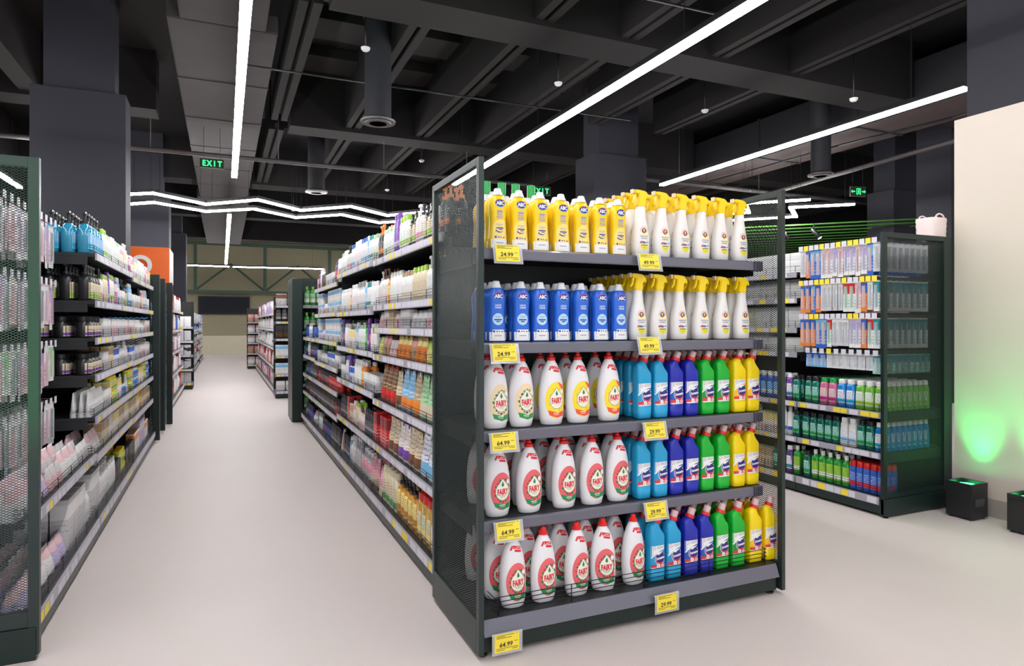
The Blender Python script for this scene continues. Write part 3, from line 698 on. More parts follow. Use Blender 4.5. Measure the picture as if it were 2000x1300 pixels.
P('darkr', 'deodorant_can', 'black can with red label', 'can', 'can', .05, .05, .16, 'dark', 'black', pr('dark', 'white', 'red'))
P('darkb', 'deodorant_can', 'dark blue can', 'can', 'can', .05, .05, .16, 'navy', 'black', pr('navy', 'lgrey', 'blue'))
P('redc', 'deodorant_can', 'red can with white print', 'can', 'can', .055, .055, .14, 'red', 'dark', pr('red', 'white', 'dred'))
P('whc', 'deodorant_can', 'white can with dark print', 'can', 'can', .05, .05, .17, 'white', 'grey', pr('white', 'dark', 'lblue'))
P('orngc', 'deodorant_can', 'orange bottle with white cap', 'bottle', 'round', .06, .06, .19, 'orange', 'white', pr('lyellow', 'brown', 'orange'))
P('pinkb', 'lotion_bottle', 'pink bottle with white cap', 'bottle', 'flip', .06, .045, .19, 'pink', 'white', pr('white', 'pink', 'lpink'))
P('lilacp', 'pump_bottle', 'lilac soap bottle with white pump', 'bottle', 'pump', .075, .055, .23, 'lilac', 'white', pr('white', 'purple', 'lilac'))
P('pinkp', 'pump_bottle', 'pink soap bottle with white pump', 'bottle', 'pump', .075, .055, .23, 'lpink', 'white', pr('white', 'pink', 'pink'))
P('amber', 'oil_bottle', 'amber bottle with black pump', 'bottle', 'pump', .085, .07, .27, mat('amber_liquid', (.55, .24, .02), .12, 0, .1, coat=.6), 'black', pr('lyellow', 'brown', 'amber'))
P('amberr', 'oil_bottle', 'amber bottle with red cap', 'bottle', 'flip', .085, .065, .25, mat('amber_liquid2', (.5, .3, .05), .12, 0, .1, coat=.6), 'red', pr('cream', 'green', 'lyellow'))
P('olive', 'refill_bottle', 'cream and green soap bottle', 'bottle', 'flip', .09, .06, .24, 'cream', 'cream', pr('cream', 'brown', 'green'), (.04, .7))
P('coral', 'soap_pouch', 'coral and white refill pouch', 'pouch', 'pouch', .12, .06, .2, 'pink', 'white', pr('pink', 'white', 'cream'))
P('pinkj', 'wash_jug', 'grey and pink jug with white cap', 'jug', 'round', .11, .1, .2, 'lgrey', 'white', pr('pink', 'white', 'pink'), (.3, .66))
P('greytr', 'trigger_bottle', 'grey trigger spray bottle', 'bottle', 'trig', .08, .05, .25, 'silver', 'grey', pr('lgrey', 'dark', 'silver'))
P('box1', 'carton', 'white carton with blue print', 'carton', 'box', .09, .06, .13, 'white', 'white', pr('white', 'blue', 'blue', 1))
P('box2', 'long_carton', 'long white carton with flowers', 'carton', 'box', .18, .09, .11, 'white', 'white', pr('white', 'grey', 'lblue', 2))
P('box3', 'carton', 'grey and white carton', 'carton', 'box', .07, .05, .12, 'white', 'lgrey', pr('lgrey', 'dark', 'white', 1))
P('box4', 'cream_carton', 'pale pink carton', 'carton', 'box', .07, .05, .12, 'white', 'lpink', pr('lpink', 'dred', 'white', 1))
P('box5', 'cream_carton', 'cream carton with brown print', 'carton', 'box', .07, .05, .15, 'white', 'cream', pr('cream', 'brown', 'tan', 1))
P('box6', 'carton', 'red carton with white print', 'carton', 'box', .09, .05, .2, 'white', 'red', pr('red', 'white', 'dred', 1))
P('box7', 'carton', 'black carton with gold print', 'carton', 'box', .07, .05, .14, 'white', 'black', pr('black', 'amber', 'dark', 1))
P('box8', 'carton', 'yellow and white carton', 'carton', 'box', .06, .05, .15, 'white', 'lyellow', pr('white', 'orange', 'lyellow', 1))
P('box9', 'carton', 'orange topped white carton', 'carton', 'box', .09, .07, .18, 'white', 'orange', pr('white', 'grey', 'orange', 2))
P('boxm', 'carton', 'magenta carton', 'carton', 'box', .06, .05, .16, 'white', 'magenta', pr('magenta', 'white', 'lpink', 1))
P('boxl', 'gift_box', 'pale lilac gift box', 'carton', 'box', .13, .09, .24, 'white', 'lilac', pr('lilac', 'purple', 'lgrey', 2))
P('boxg', 'gift_box', 'grey framed gift box', 'carton', 'box', .14, .08, .26, 'white', 'lgrey', pr('lgrey', 'grey', 'white', 2))
P('snk1', 'sponge_pack', 'small pink and grey bag', 'bag', 'bag', .09, .05, .105, 'lpink', 'white', pr('lpink', 'dred', 'lgrey', 1))
P('snk2', 'sponge_pack', 'small clear grey bag', 'bag', 'bag', .09, .05, .1, 'lgrey', 'white', pr('lgrey', 'grey', 'white', 1))
P('snk3', 'soap_pack', 'brown and orange soap pack', 'bag', 'bag', .1, .06, .14, 'orange', 'white', pr('orange', 'brown', 'lyellow', 1))
P('snk4', 'soap_pack', 'pink and brown soap pack', 'bag', 'bag', .1, .06, .13, 'lpink', 'white', pr('tan', 'dred', 'pink', 1))
P('snk5', 'soap_pack', 'green and yellow soap pack', 'bag', 'bag', .1, .06, .12, 'lime', 'white', pr('lyellow', 'green', 'lime', 1))
P('snk6', 'soap_pack', 'lilac wrapped bag', 'bag', 'bag', .12, .08, .12, 'lilac', 'white', pr('lilac', 'white', 'lpink', 1))
P('snk7', 'soap_pack', 'white crinkled bag', 'bag', 'bag', .12, .08, .13, 'white', 'white', pr('white', 'lgrey', 'lpink', 1))
P('snk8', 'soap_pack', 'dark and red wrapped bag', 'bag', 'bag', .11, .07, .12, 'dred', 'white', pr('lgrey', 'dred', 'brown', 1))
P('po1', 'refill_pouch', 'white and blue refill pouch', 'pouch', 'pouch', .13, .07, .24, 'white', 'blue', pr('white', 'blue', 'lblue'))
P('po2', 'refill_pouch', 'pale green refill pouch', 'pouch', 'pouch', .13, .07, .24, 'lgreen', 'green', pr('lgreen', 'green', 'cream'))
P('po3', 'refill_pouch', 'light blue and orange refill pouch', 'pouch', 'pouch', .13, .07, .24, 'lblue', 'white', pr('lblue', 'white', 'orange'))
P('po4', 'refill_pouch', 'orange refill pouch', 'pouch', 'pouch', .13, .07, .24, 'orange', 'white', pr('tan', 'white', 'orange'))
P('po5', 'refill_pouch', 'red and brown refill pouch', 'pouch', 'pouch', .13, .07, .24, 'red', 'red', pr('brown', 'cream', 'red'))
P('po6', 'refill_pouch', 'beige and brown refill pouch', 'pouch', 'pouch', .12, .06, .22, 'cream', 'tan', pr('cream', 'brown', 'brown'))
P('po7', 'refill_pouch', 'white and purple refill pouch', 'pouch', 'pouch', .12, .06, .22, 'white', 'purple', pr('white', 'orange', 'purple'))
P('po8', 'refill_pouch', 'yellow and blue refill pouch', 'pouch', 'pouch', .12, .06, .23, 'white', 'yellow', pr('white', 'blue', 'yellow', 2))
P('bpump', 'pump_bottle', 'blue bottle with black pump', 'bottle', 'pump', .085, .075, .25, mat('blue_liquid', (.02, .25, .42), .15, 0, .15, 14, coat=.5), 'black', pr('lblue', 'white', 'cyan'), (.1, .5))
P('kjar', 'cream_jar', 'dark jar with cream and purple label', 'jar', 'jar', .1, .1, .13, 'black', 'black', pr('cream', 'brown', 'purple'), (.08, .56))
P('kjg', 'pump_bottle', 'dark pump bottle with green label', 'bottle', 'pump', .095, .09, .24, 'black', 'black', pr('cream', 'brown', 'lime'), (.06, .5))
P('wtube', 'cream_tube', 'white tube standing on its cap', 'tube', 'tube', .045, .035, .15, 'white', 'lgrey', pr('white', 'grey', 'lgrey'), (.3, .8))
P('gtin', 'tin', 'green and yellow tin', 'tin', 'jar', .07, .07, .09, 'lime', 'yellow', pr('lyellow', 'red', 'green'), (.08, .6))
P('bljar', 'tin', 'blue and white tin', 'tin', 'jar', .07, .07, .08, 'blue', 'white', pr('blue', 'white', 'lblue'), (.08, .6))
P('redb', 'spray_can', 'blue spray can with red cap', 'can', 'can', .05, .05, .2, 'blue', 'red', pr('blue', 'white', 'red'), (.1, .68))
P('mblue', 'mouthwash_bottle', 'blue mouthwash bottle', 'bottle', 'flip', .062, .045, .21, mat('mw_blue', (.02, .09, .45), .15, 0, .1, coat=.4), 'white', pr('lblue', 'blue', 'white'))
P('mpurple', 'mouthwash_bottle', 'purple mouthwash bottle', 'bottle', 'flip', .062, .045, .21, mat('mw_purple', (.16, .07, .3), .15, 0, .1, coat=.4), 'white', pr('white', 'purple', 'teal'))
P('mgreen', 'mouthwash_bottle', 'dark green mouthwash bottle', 'bottle', 'flip', .062, .045, .2, mat('mw_green', (.01, .18, .13), .15, 0, .1, coat=.4), 'dark', pr('mint', 'dark', 'green'))
P('mcyan', 'mouthwash_bottle', 'bright blue mouthwash bottle', 'bottle', 'flip', .07, .05, .2, mat('mw_cyan', (.01, .25, .7), .15, 0, .1, coat=.4), 'white', pr('white', 'blue', 'cyan'))
P('mpink', 'mouthwash_bottle', 'pink mouthwash bottle', 'bottle', 'flip', .07, .05, .2, mat('mw_pink', (.6, .15, .3), .15, 0, .1, coat=.4), 'green', pr('lpink', 'green', 'magenta'))
P('mlime', 'mouthwash_bottle', 'lime mouthwash bottle', 'bottle', 'flip', .07, .05, .2, mat('mw_lime', (.18, .5, .06), .15, 0, .1, coat=.4), 'white', pr('white', 'green', 'lime'))
P('mwhite', 'mouthwash_bottle', 'white rinse bottle with blue label', 'bottle', 'flip', .065, .045, .2, 'white', 'white', pr('white', 'blue', 'lblue'))
P('mneck', 'mouthwash_bottle', 'white long necked bottle with blue spot', 'bottle', 'round', .06, .05, .24, 'white', 'lgrey', pr('white', 'white', 'blue'))
P('mgs', 'soap_bottle', 'bright green bottle with white flip cap', 'bottle', 'round', .062, .055, .22, mat('mw_gs', (.03, .42, .05), .15, 0, .1, coat=.4), 'white', pr('lime', 'green', 'white'))
P('tb1', 'toothbrush_pack', 'blue toothbrush pack', 'toothbrush pack', 'pack', .045, .02, .22, 'blue', 'orange', pr('blue', 'white', 'lblue', 1))
P('tb2', 'toothbrush_pack', 'white and red toothbrush pack', 'toothbrush pack', 'pack', .045, .02, .22, 'white', 'dred', pr('white', 'dred', 'lpink', 1))
P('tb3', 'toothbrush_pack', 'white and violet toothbrush pack', 'toothbrush pack', 'pack', .045, .02, .21, 'white', 'purple', pr('white', 'navy', 'lilac', 1))
P('tb4', 'toothbrush_pack', 'pale grey toothbrush pack', 'toothbrush pack', 'pack', .045, .02, .2, 'white', 'grey', pr('lgrey', 'grey', 'white', 1))
P('tb5', 'toothbrush_pack', 'green and red toothbrush pack', 'toothbrush pack', 'pack', .045, .02, .21, 'white', 'green', pr('white', 'green', 'red', 1))
P('tb6', 'toothbrush_pack', 'blue and orange toothbrush pack', 'toothbrush pack', 'pack', .045, .02, .21, 'white', 'orange', pr('orange', 'blue', 'blue', 1))
P('tb7', 'toothbrush_pack', 'teal toothbrush pack', 'toothbrush pack', 'pack', .045, .02, .21, 'white', 'teal', pr('white', 'teal', 'teal', 1))
P('fl1', 'floss_pack', 'blue floss pack', 'floss pack', 'pack', .06, .02, .11, 'white', 'blue', pr('lblue', 'white', 'blue', 1))
P('fl2', 'floss_pack', 'white floss pack', 'floss pack', 'pack', .06, .02, .11, 'white', 'white', pr('white', 'navy', 'lgrey', 1))
P('fl3', 'floss_pack', 'teal floss pack', 'floss pack', 'pack', .07, .02, .13, 'white', 'teal', pr('mint', 'white', 'teal', 1))
P('hb1', 'accessory_pack', 'pink accessory pack', 'hanging pack', 'pack', .07, .02, .22, 'white', 'pink', pr('lpink', 'dark', 'white', 1))
P('hb2', 'accessory_pack', 'clear brush pack', 'hanging pack', 'pack', .07, .02, .24, 'white', 'dark', pr('lgrey', 'dark', 'white', 1))
P('hb3', 'accessory_pack', 'mauve accessory pack', 'hanging pack', 'pack', .08, .02, .25, 'white', 'magenta', pr('white', 'magenta', 'lilac', 1))
P('hb4', 'accessory_pack', 'green accessory pack', 'hanging pack', 'pack', .07, .02, .2, 'white', 'lime', pr('white', 'green', 'lgreen', 1))
P('wbx', 'toothpaste_carton', 'white toothpaste carton', 'carton', 'box', .17, .12, .055, 'white', 'white', pr('white', 'lgrey', 'white', 2))
P('wbk', 'toothpaste_carton', 'white toothpaste carton with dark spots', 'carton', 'box', .15, .1, .05, 'white', 'white', pr('white', 'black', 'white', 0))
P('wbr', 'toothpaste_carton', 'white toothpaste carton with red print', 'carton', 'box', .16, .12, .06, 'white', 'white', pr('white', 'red', 'white', 1))
P('wby', 'toothpaste_carton', 'white toothpaste carton with yellow end', 'carton', 'box', .15, .1, .055, 'white', 'white', pr('white', 'blue', 'lyellow', 1))
P('gbot', 'green_bottle', 'green drink bottle', 'bottle', 'round', .075, .075, .25, mat('gb', (.03, .35, .04), .15, 0, .1, coat=.4), 'lime', pr('lgreen', 'green', 'white'))
P('gcap', 'tall_bottle', 'white bottle with tall green cap', 'bottle', 'round', .085, .06, .355, 'white', 'green', pr('white', 'green', 'lgreen'))
dish = {k: Proto('dish_soap_bottle', d, 'bottle', .11, .075, .30, dish_bottle(k)) for k, d in (('red', 'white dish soap bottle with red label'), ('vanilla', 'white dish soap bottle with beige label'), ('lemon', 'white dish soap bottle with yellow label'))}
clean = {k: Proto('toilet_cleaner_bottle', d, 'bottle', .075, .06, .30, cleaner_bottle(k, c, s)) for k, d, c, s in (
    ('cyan', 'light blue cleaner bottle', (.015, .34, .62), (.01, .3, .62)), ('blue', 'dark blue cleaner bottle', (.012, .022, .38), (.01, .1, .5)),
    ('green', 'green cleaner bottle', (.005, .42, .03), (.01, .28, .05)), ('yellow', 'yellow cleaner bottle', (.88, .66, .002), (.92, .5, .01)))}
creamY = Proto('cream_cleaner_bottle', 'yellow cream cleaner bottle', 'bottle', .08, .055, .25, cream_bottle(True))
creamB = Proto('cream_cleaner_bottle', 'blue cream cleaner bottle', 'bottle', .08, .055, .25, cream_bottle(False))
sprayP = Proto('trigger_spray_bottle', 'white spray bottle with yellow trigger', 'bottle', .09, .065, .31, spray_bottle)

# ================================================================== SHELVING
class Face:
    """maps u (along the face), v (depth behind the front edge) to the floor plan"""
    def __init__(s, kind, edge): s.k, s.e = kind, edge; s.rz = {'W': -math.pi/2, 'E': math.pi/2, 'S': 0, 'N': math.pi}[kind]
    def xy(s, u, v):
        return {'W': (s.e+v, u), 'E': (s.e-v, u), 'S': (u, s.e+v), 'N': (u, s.e-v)}[s.k]
    def box(s, bm, u0, u1, v0, v1, z0, z1, mi=0, bev=0):
        a, b = s.xy(u0, v0), s.xy(u1, v1); return bx(bm, a[0], b[0], a[1], b[1], z0, z1, mi, bev)
def mesh_panel(bm, F, along, c0, c1, fixed, z0, z1, pu=.02, pz=.010, wd=.0024, mi=0):
    """expanded metal sheet; along 'u' or 'v'; real strands with thickness"""
    nu = int(round((c1-c0)/pu*2)); nz = int(round((z1-z0)/pz*2)); du, dz = (c1-c0)/nu, (z1-z0)/nz; th = .0007
    def Pt(c, t, z):
        x, y = F.xy(c, fixed+t) if along == 'u' else F.xy(fixed+t, c); return (x, y, z)
    L = math.hypot(du, dz); ex, ez = -dz/L*wd/2, du/L*wd/2
    for i in range(nu):
        for j in range(nz):
            if (i+j) % 2: a, b = (i, j+1), (i+1, j)
            else: a, b = (i, j), (i+1, j+1)
            p, q = (c0+a[0]*du, z0+a[1]*dz), (c0+b[0]*du, z0+b[1]*dz)
            sx = ex if not (i+j) % 2 else -ex
            vs = [bm.verts.new(Pt(c, t, z)) for c, t, z in ((p[0]+sx, 0, p[1]+ez), (p[0]-sx, -th, p[1]-ez), (p[0]-sx, th, p[1]-ez), (q[0]+sx, 0, q[1]+ez), (q[0]-sx, -th, q[1]-ez), (q[0]-sx, th, q[1]-ez))]
            for f in ((0, 3, 4, 1), (1, 4, 5, 2), (2, 5, 3, 0)): bm.faces.new([vs[k] for k in f]).material_index = mi
def side_frame(root, F, v0, v1, u, z0, z1, m=M_frame, wd=.03, zbase=.15, th=.02, mesh=True, name='side_frame'):
    b = B()
    for a, c in ((v0, v0+wd), (v1-wd, v1)): F.box(b, u, u+th, a, c, z0, z1, bev=.003)
    F.box(b, u, u+th, v0+wd, v1-wd, z1-wd, z1, bev=.003); F.box(b, u, u+th, v0+wd, v1-wd, z0, zbase, bev=.003)
    o = obj(name, b, m, root)
    if mesh:
        b = B(); mesh_panel(b, F, 'v', v0+wd, v1-wd, u+th/2, zbase, z1-wd); obj('mesh_panel', b, m, o)
    return o
def shelf(root, F, u0, u1, depth, z, wires=True, papers=True, wide=False, v0=0, seed=0, rail=.042, yell=.12):
    b = B(); F.box(b, u0+.004, u1-.004, v0+.012, depth, z-.022, z, bev=.002)
    for u in (u0+.004, u1-.008): F.box(b, u, u+.004, v0+.05, depth, z-.07, z-.022)
    s = obj('shelf', b, M_deck, root)
    rg = random.Random(seed*31+int(z*100)+int(u0*10))
    b = B()
    if wide:
        F.box(b, u0+.004, u1-.06, v0-.012, v0+.011, z-.047, z-.002, 0, bev=.007); F.box(b, u1-.059, u1-.002, v0-.014, v0+.02, z-.05, z-.001, 1, bev=.009)
        obj('price_rail', b, [M_rail, M_railend], s)
    else:
        F.box(b, u0+.004, u1-.004, v0, v0+.011, z-rail, z+.001, 0, bev=.002)
        if papers:
            u = u0+.02
            while u < u1-.07:
                l = rg.choice((.05, .06, .07)); 
                if rg.random() < .88: F.box(b, u, u+l, v0-.0012, v0-.0002, z-rail+.005, z-.004, 2 if rg.random() < yell else 1)
                u += l+rg.choice((.004, .006, .02))
        obj('price_rail', b, [M_railp, M_strip, M_yel], s)
    if wires:
        b = B(); hs = (.018, .034, .05) if wires != 'tall' else (.015, .032, .049, .066)
        for h in hs:
            p, q = F.xy(u0+.02, v0+.02), F.xy(u1-.02, v0+.02); bar(b, (*p, z+h), (*q, z+h), .0016, seg=4)
            for uu in (u0+.02, u1-.02):
                p, q = F.xy(uu, v0+.02), F.xy(uu, v0+.12); bar(b, (*p, z+h), (*q, z+h), .0016, seg=4)
        n = max(2, int((u1-u0)/.3))
        for k in range(n+1):
            uu = u0+.03+(u1-u0-.06)*k/n; p = F.xy(uu, v0+.02); bar(b, (*p, z), (*p, z+hs[-1]), .002, seg=4)
        obj('wire_guard', b, M_wire, s)
    return s
def unit(label, F, u0, u1, depth, shelves, zt=1.93, base_v=-.02, sets=None, m=M_frame, wires=True, papers=True, cat='shelving unit', group=None, back=True, basez=.13, name='shelving_unit', seed=1, backmesh=False, yell=.12, setv=0.0):
    x, y = F.xy((u0+u1)/2, depth/2); r = empty(name, (x, y, 0)); tag(r, label, cat, group)
    b = B(); F.box(b, u0, u1, base_v+.01, depth, .02, basez-.05, bev=.003); F.box(b, u0+.01, u1-.01, base_v+.05, depth-.02, 0, .02); obj('base', b, m, r)
    shelf(r, F, u0, u1, depth-.001, basez, wires and 'tall', papers, v0=base_v, seed=seed, rail=.05, yell=yell)
    if back:
        b = B(); F.box(b, u0+.002, u1-.002, depth+.0005, depth+.015, .1, zt, bev=.002)
        k = .25
        while k < zt-.05: F.box(b, u0+.01, u1-.01, depth-.001, depth+.0004, k, k+.004); k += .12
        obj('back_panel', b, M_deck, r)
    b = B()
    for u in (u0, u1-.03):
        b = B(); F.box(b, u, u+.03, depth-.035, depth+.0002, .02, zt, bev=.003); obj('upright_post', b, m, r)
    for i, z in enumerate(shelves): shelf(r, F, u0, u1, depth-.002, z, wires, papers, v0=setv, seed=seed+i, yell=yell)
    return r
def fill(F, u0, u1, z, spec, where, group, rows=1, v=.045, dv=None, seed=0, maxh=None, loop=True, sc=1.0, jit=.004, cnt=None, stack=None, deepn=0):
    """spec: list of (key, n[, stackn]); goods stand along u from the near end, row after row behind"""
    rg = random.Random(hash((round(u0*100), round(z*100), seed)) & 0xffff); u = u0+.012; cnt = {} if cnt is None else cnt; k = 0; idx = 0
    while True:
        if idx >= len(spec):
            if not loop: break
            idx = 0
        it = spec[idx]; idx += 1; p = PR[it[0]]; st = it[2] if len(it) > 2 else 1
        s = sc
        if maxh and p.h*st*s > maxh: s = maxh/(p.h*st)
        for _ in range(it[1]):
            wd = p.w*s
            if u+wd > u1-.008: return u
            dd = (dv or p.d*s*1.12)
            nr = rows if k >= deepn or deepn == 0 else max(rows, deepn if False else rows)
            for rr in range(rows):
                for q in range(st):
                    vv = v+p.d*s/2-.02+rr*dd+rg.uniform(0, jit)
                    x, y = F.xy(u+wd/2+rg.uniform(-.001, .001), vv)
                    plan(p, (x, y, z+.0006+q*(p.h+.001)*s), F.rz+rg.uniform(-.03, .03)*(0 if st > 1 else 1), (p.desc, where, rr, q, st), where, 'from near end', '%s, %s' % (p.desc+'s', where), s)
            u += wd*1.05+.002; k += 1
    return u

# ---------------- end display (facing the camera)
FE = Face('S', 2.46)
ed = empty('end_display_shelf', (1.675, 2.65, 0)); tag(ed, 'dark green end display shelf with mesh sides full of cleaning bottles', 'shelving unit')
b = B(); bx(b, .920, 2.437, 2.372, 2.95, .02, .088, bev=.003); bx(b, .97, 2.38, 2.42, 2.93, 0, .02); obj('base', b, M_frame, ed)
b = B(); bx(b, .920, 2.437, 2.375, 2.945, .118, .148, bev=.003); dk = obj('deck', b, M_deck, ed)
b = B(); prism(b, [(2.352, .088), (2.374, .146), (2.380, .146), (2.380, .088)], 'x', .921, 2.436)
obj('price_rail', fixn(b), M_rail, dk)
b = B()
for h in (.166, .184, .202, .220):
    bar(b, (.975, 2.385, h), (2.385, 2.385, h), .0018, seg=5)
    for x in (.975, 2.385): bar(b, (x, 2.385, h), (x, 2.46, h), .0018, seg=5)
for x in (.99, 1.32, 1.68, 2.04, 2.375): bar(b, (x, 2.385, .148), (x, 2.385, .221), .0024, seg=5)
obj('wire_guard', b, M_wire, dk)
b = B(); bx(b, .920, 2.437, 2.945, 2.965, .148, 1.60, bev=.002)
for k in range(11): bx(b, .96, 2.39, 2.9435, 2.945, .2+k*.12, .206+k*.12)
obj('back_panel', b, M_deck, ed)
for zz in (.505, .868, 1.225, 1.608): shelf(ed, FE, .921, 2.43, .48, zz, wires=False, wide=True)
for xx, sg in ((.897, 0), (2.452, 1)):
    F2 = Face('S', 0)
    side_frame(ed, F2, 2.352, 2.968, xx, .02, 1.945, M_frame2 if sg == 0 else M_frame2, .03, .15, .022)
for x in (.93, 2.42):
    for y in (2.40, 2.92):
        b = B(); lathe(b, [(.02, 0), (.02, .008), (.008, .012), (.008, .021)], x, y, 12); obj('levelling_foot', fixn(b), M_black, ed)
def erow(proto, xs, y, z, rows, dy, shelfname, stag=0, rz=None, front=0):
    n = len(xs)
    for rr in range(rows):
        for i, x in enumerate(xs):
            p = proto[i] if isinstance(proto, list) else proto
            plan(p, (x+stag*(rr % 2)+rnd.uniform(-.0015, .0015), y+rr*dy+rnd.uniform(-.002, .002), z), (rz[i] if rz and rr == 0 else rnd.uniform(-.03, .03)),
                 (p.desc, shelfname+' of end display', rr, 0, 1), shelfname+' of end display', 'from left', '%s, %s of the end display' % (p.desc+'s', shelfname))
def px2x(px, y):   # where a line of sight meets depth y (plan only)
    k = (px-1000)/1278; return y*(.4031+.9152*k)/(.9152-.4031*k)
dy4 = [clean['cyan']]*2+[clean['blue']]*2+[clean['green']]*2+[clean['yellow']]*2
erow(creamY, [px2x(q, 2.52) for q in (970, 1012, 1053, 1093, 1133, 1169, 1204)], 2.512, 1.609, 4, .07, 'top shelf', .01)
erow(sprayP, [px2x(q, 2.52) for q in (1250, 1290, 1330, 1368, 1406, 1443)], 2.520, 1.609, 5, .078, 'top shelf')
erow(creamB, [px2x(q, 2.52) for q in (967, 1015, 1053, 1094, 1132, 1169, 1206)], 2.512, 1.226, 4, .07, 'second shelf', .01)
erow(sprayP, [px2x(q, 2.52) for q in (1245, 1285, 1325, 1367, 1408, 1447)], 2.520, 1.226, 6, .07, 'second shelf')
erow([dish['vanilla']]*2+[dish['lemon']]*3, [px2x(q, 2.52) for q in (966, 1016, 1074, 1126, 1186)], 2.512, .869, 2, .15, 'third shelf', .02, rz=[.1, .05, -.02, 0, .05])
erow(dy4, [px2x(q, 2.50) for q in (1254, 1287, 1317, 1348, 1378, 1408, 1440, 1467)], 2.505, .869, 4, .072, 'third shelf')
erow(dish['red'], [px2x(q, 2.52) for q in (970, 1031, 1099, 1153, 1204)], 2.512, .506, 3, .11, 'fourth shelf', .025)
erow(dy4, [px2x(q, 2.50) for q in (1253, 1286, 1317, 1348, 1378, 1408, 1438, 1466)], 2.505, .506, 4, .072, 'fourth shelf')
erow(dish['red'], [px2x(q, 2.45) for q in (1001, 1060, 1126, 1177, 1236)], 2.45, .149, 4, .11, 'bottom shelf', -.03, rz=[0, .05, .1, -.3, .1])
erow(dy4, [px2x(q, 2.44) for q in (1279, 1311, 1344, 1375, 1405, 1436, 1470, 1499)], 2.44, .149, 5, .08, 'bottom shelf', -.015)
# price tags
def price_tag(x, y, z, s, label, tilt=0, lean=-.25):
    r = empty('price_tag', (x, y, z)); r.rotation_euler = (lean, tilt, 0); tag(r, label, 'price tag', None)
    def O(n, bmm, mm):
        me = bpy.data.meshes.new(n); bmm.to_mesh(me); bmm.free()
        for q in (mm if isinstance(mm, list) else [mm]): me.materials.append(q)
        o = bpy.data.objects.new(n, me); COL.objects.link(o); o.parent = r
    b = B(); bx(b, -.062, .066, -.001, -.0002, -.046, .036); bx(b, -.062, .066, 0, .006, .030, .036); O('holder', b, M_clear)
    b = B(); bx(b, -.052, .052, -.0024, -.0012, -.036, .034)
    decal(b, [(-10, 10, .0024, 2, 0, 0), (10, 10, .0024, 2, 0, 0)], text(s, .024, -.004, -.007, 1.05, .025, .1), 1, 1, 1)
    for zz, x0, x1 in ((.028, -.045, .03), (.023, -.045, -.01), (.018, -.045, .02), (-.022, -.045, .045), (-.028, -.045, -.01), (-.028, .02, .045), (.0, .03, .045), (.029, .038, .045)):
        decal(b, [(-10, 10, .0024, 2, 0, 0), (10, 10, .0024, 2, 0, 0)], [rect(x0, x1, zz, zz+.0018)], 1, 1, 1)
    O('price_card', b, [M_yel, M_ink])
price_tag(px2x(991, 2.42), 2.42, 1.585, '24.99', 'yellow 24.99 price tag on the top shelf rail, left')
price_tag(px2x(1268, 2.42), 2.42, 1.578, '49.99', 'yellow 49.99 price tag on the top shelf rail, right')
price_tag(px2x(985, 2.42), 2.42, 1.185, '24.99', 'yellow 24.99 price tag on the second shelf rail, left')
price_tag(px2x(1268, 2.42), 2.42, 1.207, '49.99', 'yellow 49.99 price tag on the second shelf rail, right')
price_tag(px2x(984, 2.42), 2.42, .828, '64.99', 'yellow 64.99 price tag on the third shelf rail, left')
price_tag(px2x(1279, 2.42), 2.42, .826, '29.99', 'yellow 29.99 price tag on the third shelf rail, right')
price_tag(px2x(993, 2.42), 2.42, .468, '64.99', 'yellow 64.99 price tag on the fourth shelf rail, left')
price_tag(px2x(1281, 2.42), 2.42, .468, '29.99', 'yellow 29.99 price tag on the fourth shelf rail, right')
price_tag(px2x(990, 2.335), 2.335, .065, '64.99', 'yellow 64.99 price tag on the bottom rail, left', lean=0)
price_tag(px2x(1302, 2.335), 2.335, .09, '29.99', 'yellow 29.99 price tag on the bottom rail, right', lean=0)

# ---------------- centre run (face looks left, edge x=.97)
CU = []
FC = Face('W', .955); FCb = Face('E', 2.38)
JC = [2.99, 4.60, 6.20, 7.82, 9.0]
SC = [[1.74, 1.43, 1.275, 1.09, .78, .47], [1.75, 1.405, 1.10, .81, .47], [1.69, 1.41, 1.13, .88, .66, .43], [1.13, .9, .66, .43]]
for i in range(4):
    CU.append(unit('%s bay of the centre shelving run beside the aisle' % ('nearest', 'second', 'third', 'fourth')[i], FC, JC[i]+.002, JC[i+1]-.002, .69, SC[i], seed=i*9, base_v=-.025, group='centre shelving bays'))
    unit('rear face of %s centre shelving bay' % ('nearest', 'second', 'third', 'fourth')[i], FCb, JC[i]+.002, JC[i+1]-.002, .69, [.5, .87, 1.23], seed=i*9+5, back=False, wires=False, papers=False, group='rear centre shelving bays')
W = ['nearest centre bay', 'second centre bay', 'third centre bay', 'fourth centre bay']
def bay(F, J, i, z, spec, shn, rows=1, hmax=None, seed=0, v=.05, where=W):
    fill(F, J[i], J[i+1], z, spec, '%s, %s' % (shn, where[i]), None, rows=rows, maxh=hmax, seed=seed, v=v)
TOP = 'top shelf'
bay(FC, JC, 0, 1.74, [('opk', 2), ('wpk', 2), ('kpk', 2), ('wpk', 1), ('pinkp', 1), ('kpk', 2), ('wlime', 3), ('purp', 2), ('wgrn', 4)], TOP, 2)
bay(FC, JC, 0, 1.43, [('orngc', 1), ('wpb', 2), ('wp', 2), ('cgrn', 4), ('wgold', 4), ('wplain', 4)], 'second shelf', 2, .27)
bay(FC, JC, 0, 1.275, [('box4', 2), ('snk1', 3), ('snk2', 3), ('box3', 3), ('snk1', 2), ('box5', 2)], 'third shelf', 1, .11)
bay(FC, JC, 0, 1.09, [('snk4', 2), ('snk5', 2), ('snk3', 2), ('snk4', 1), ('snk3', 3), ('snk1', 2)], 'fourth shelf', 2, .145)
bay(FC, JC, 0, .78, [('po1', 2), ('po2', 2), ('po4', 1), ('po3', 2), ('po6', 1), ('po5', 3)], 'fifth shelf', 2, .26)
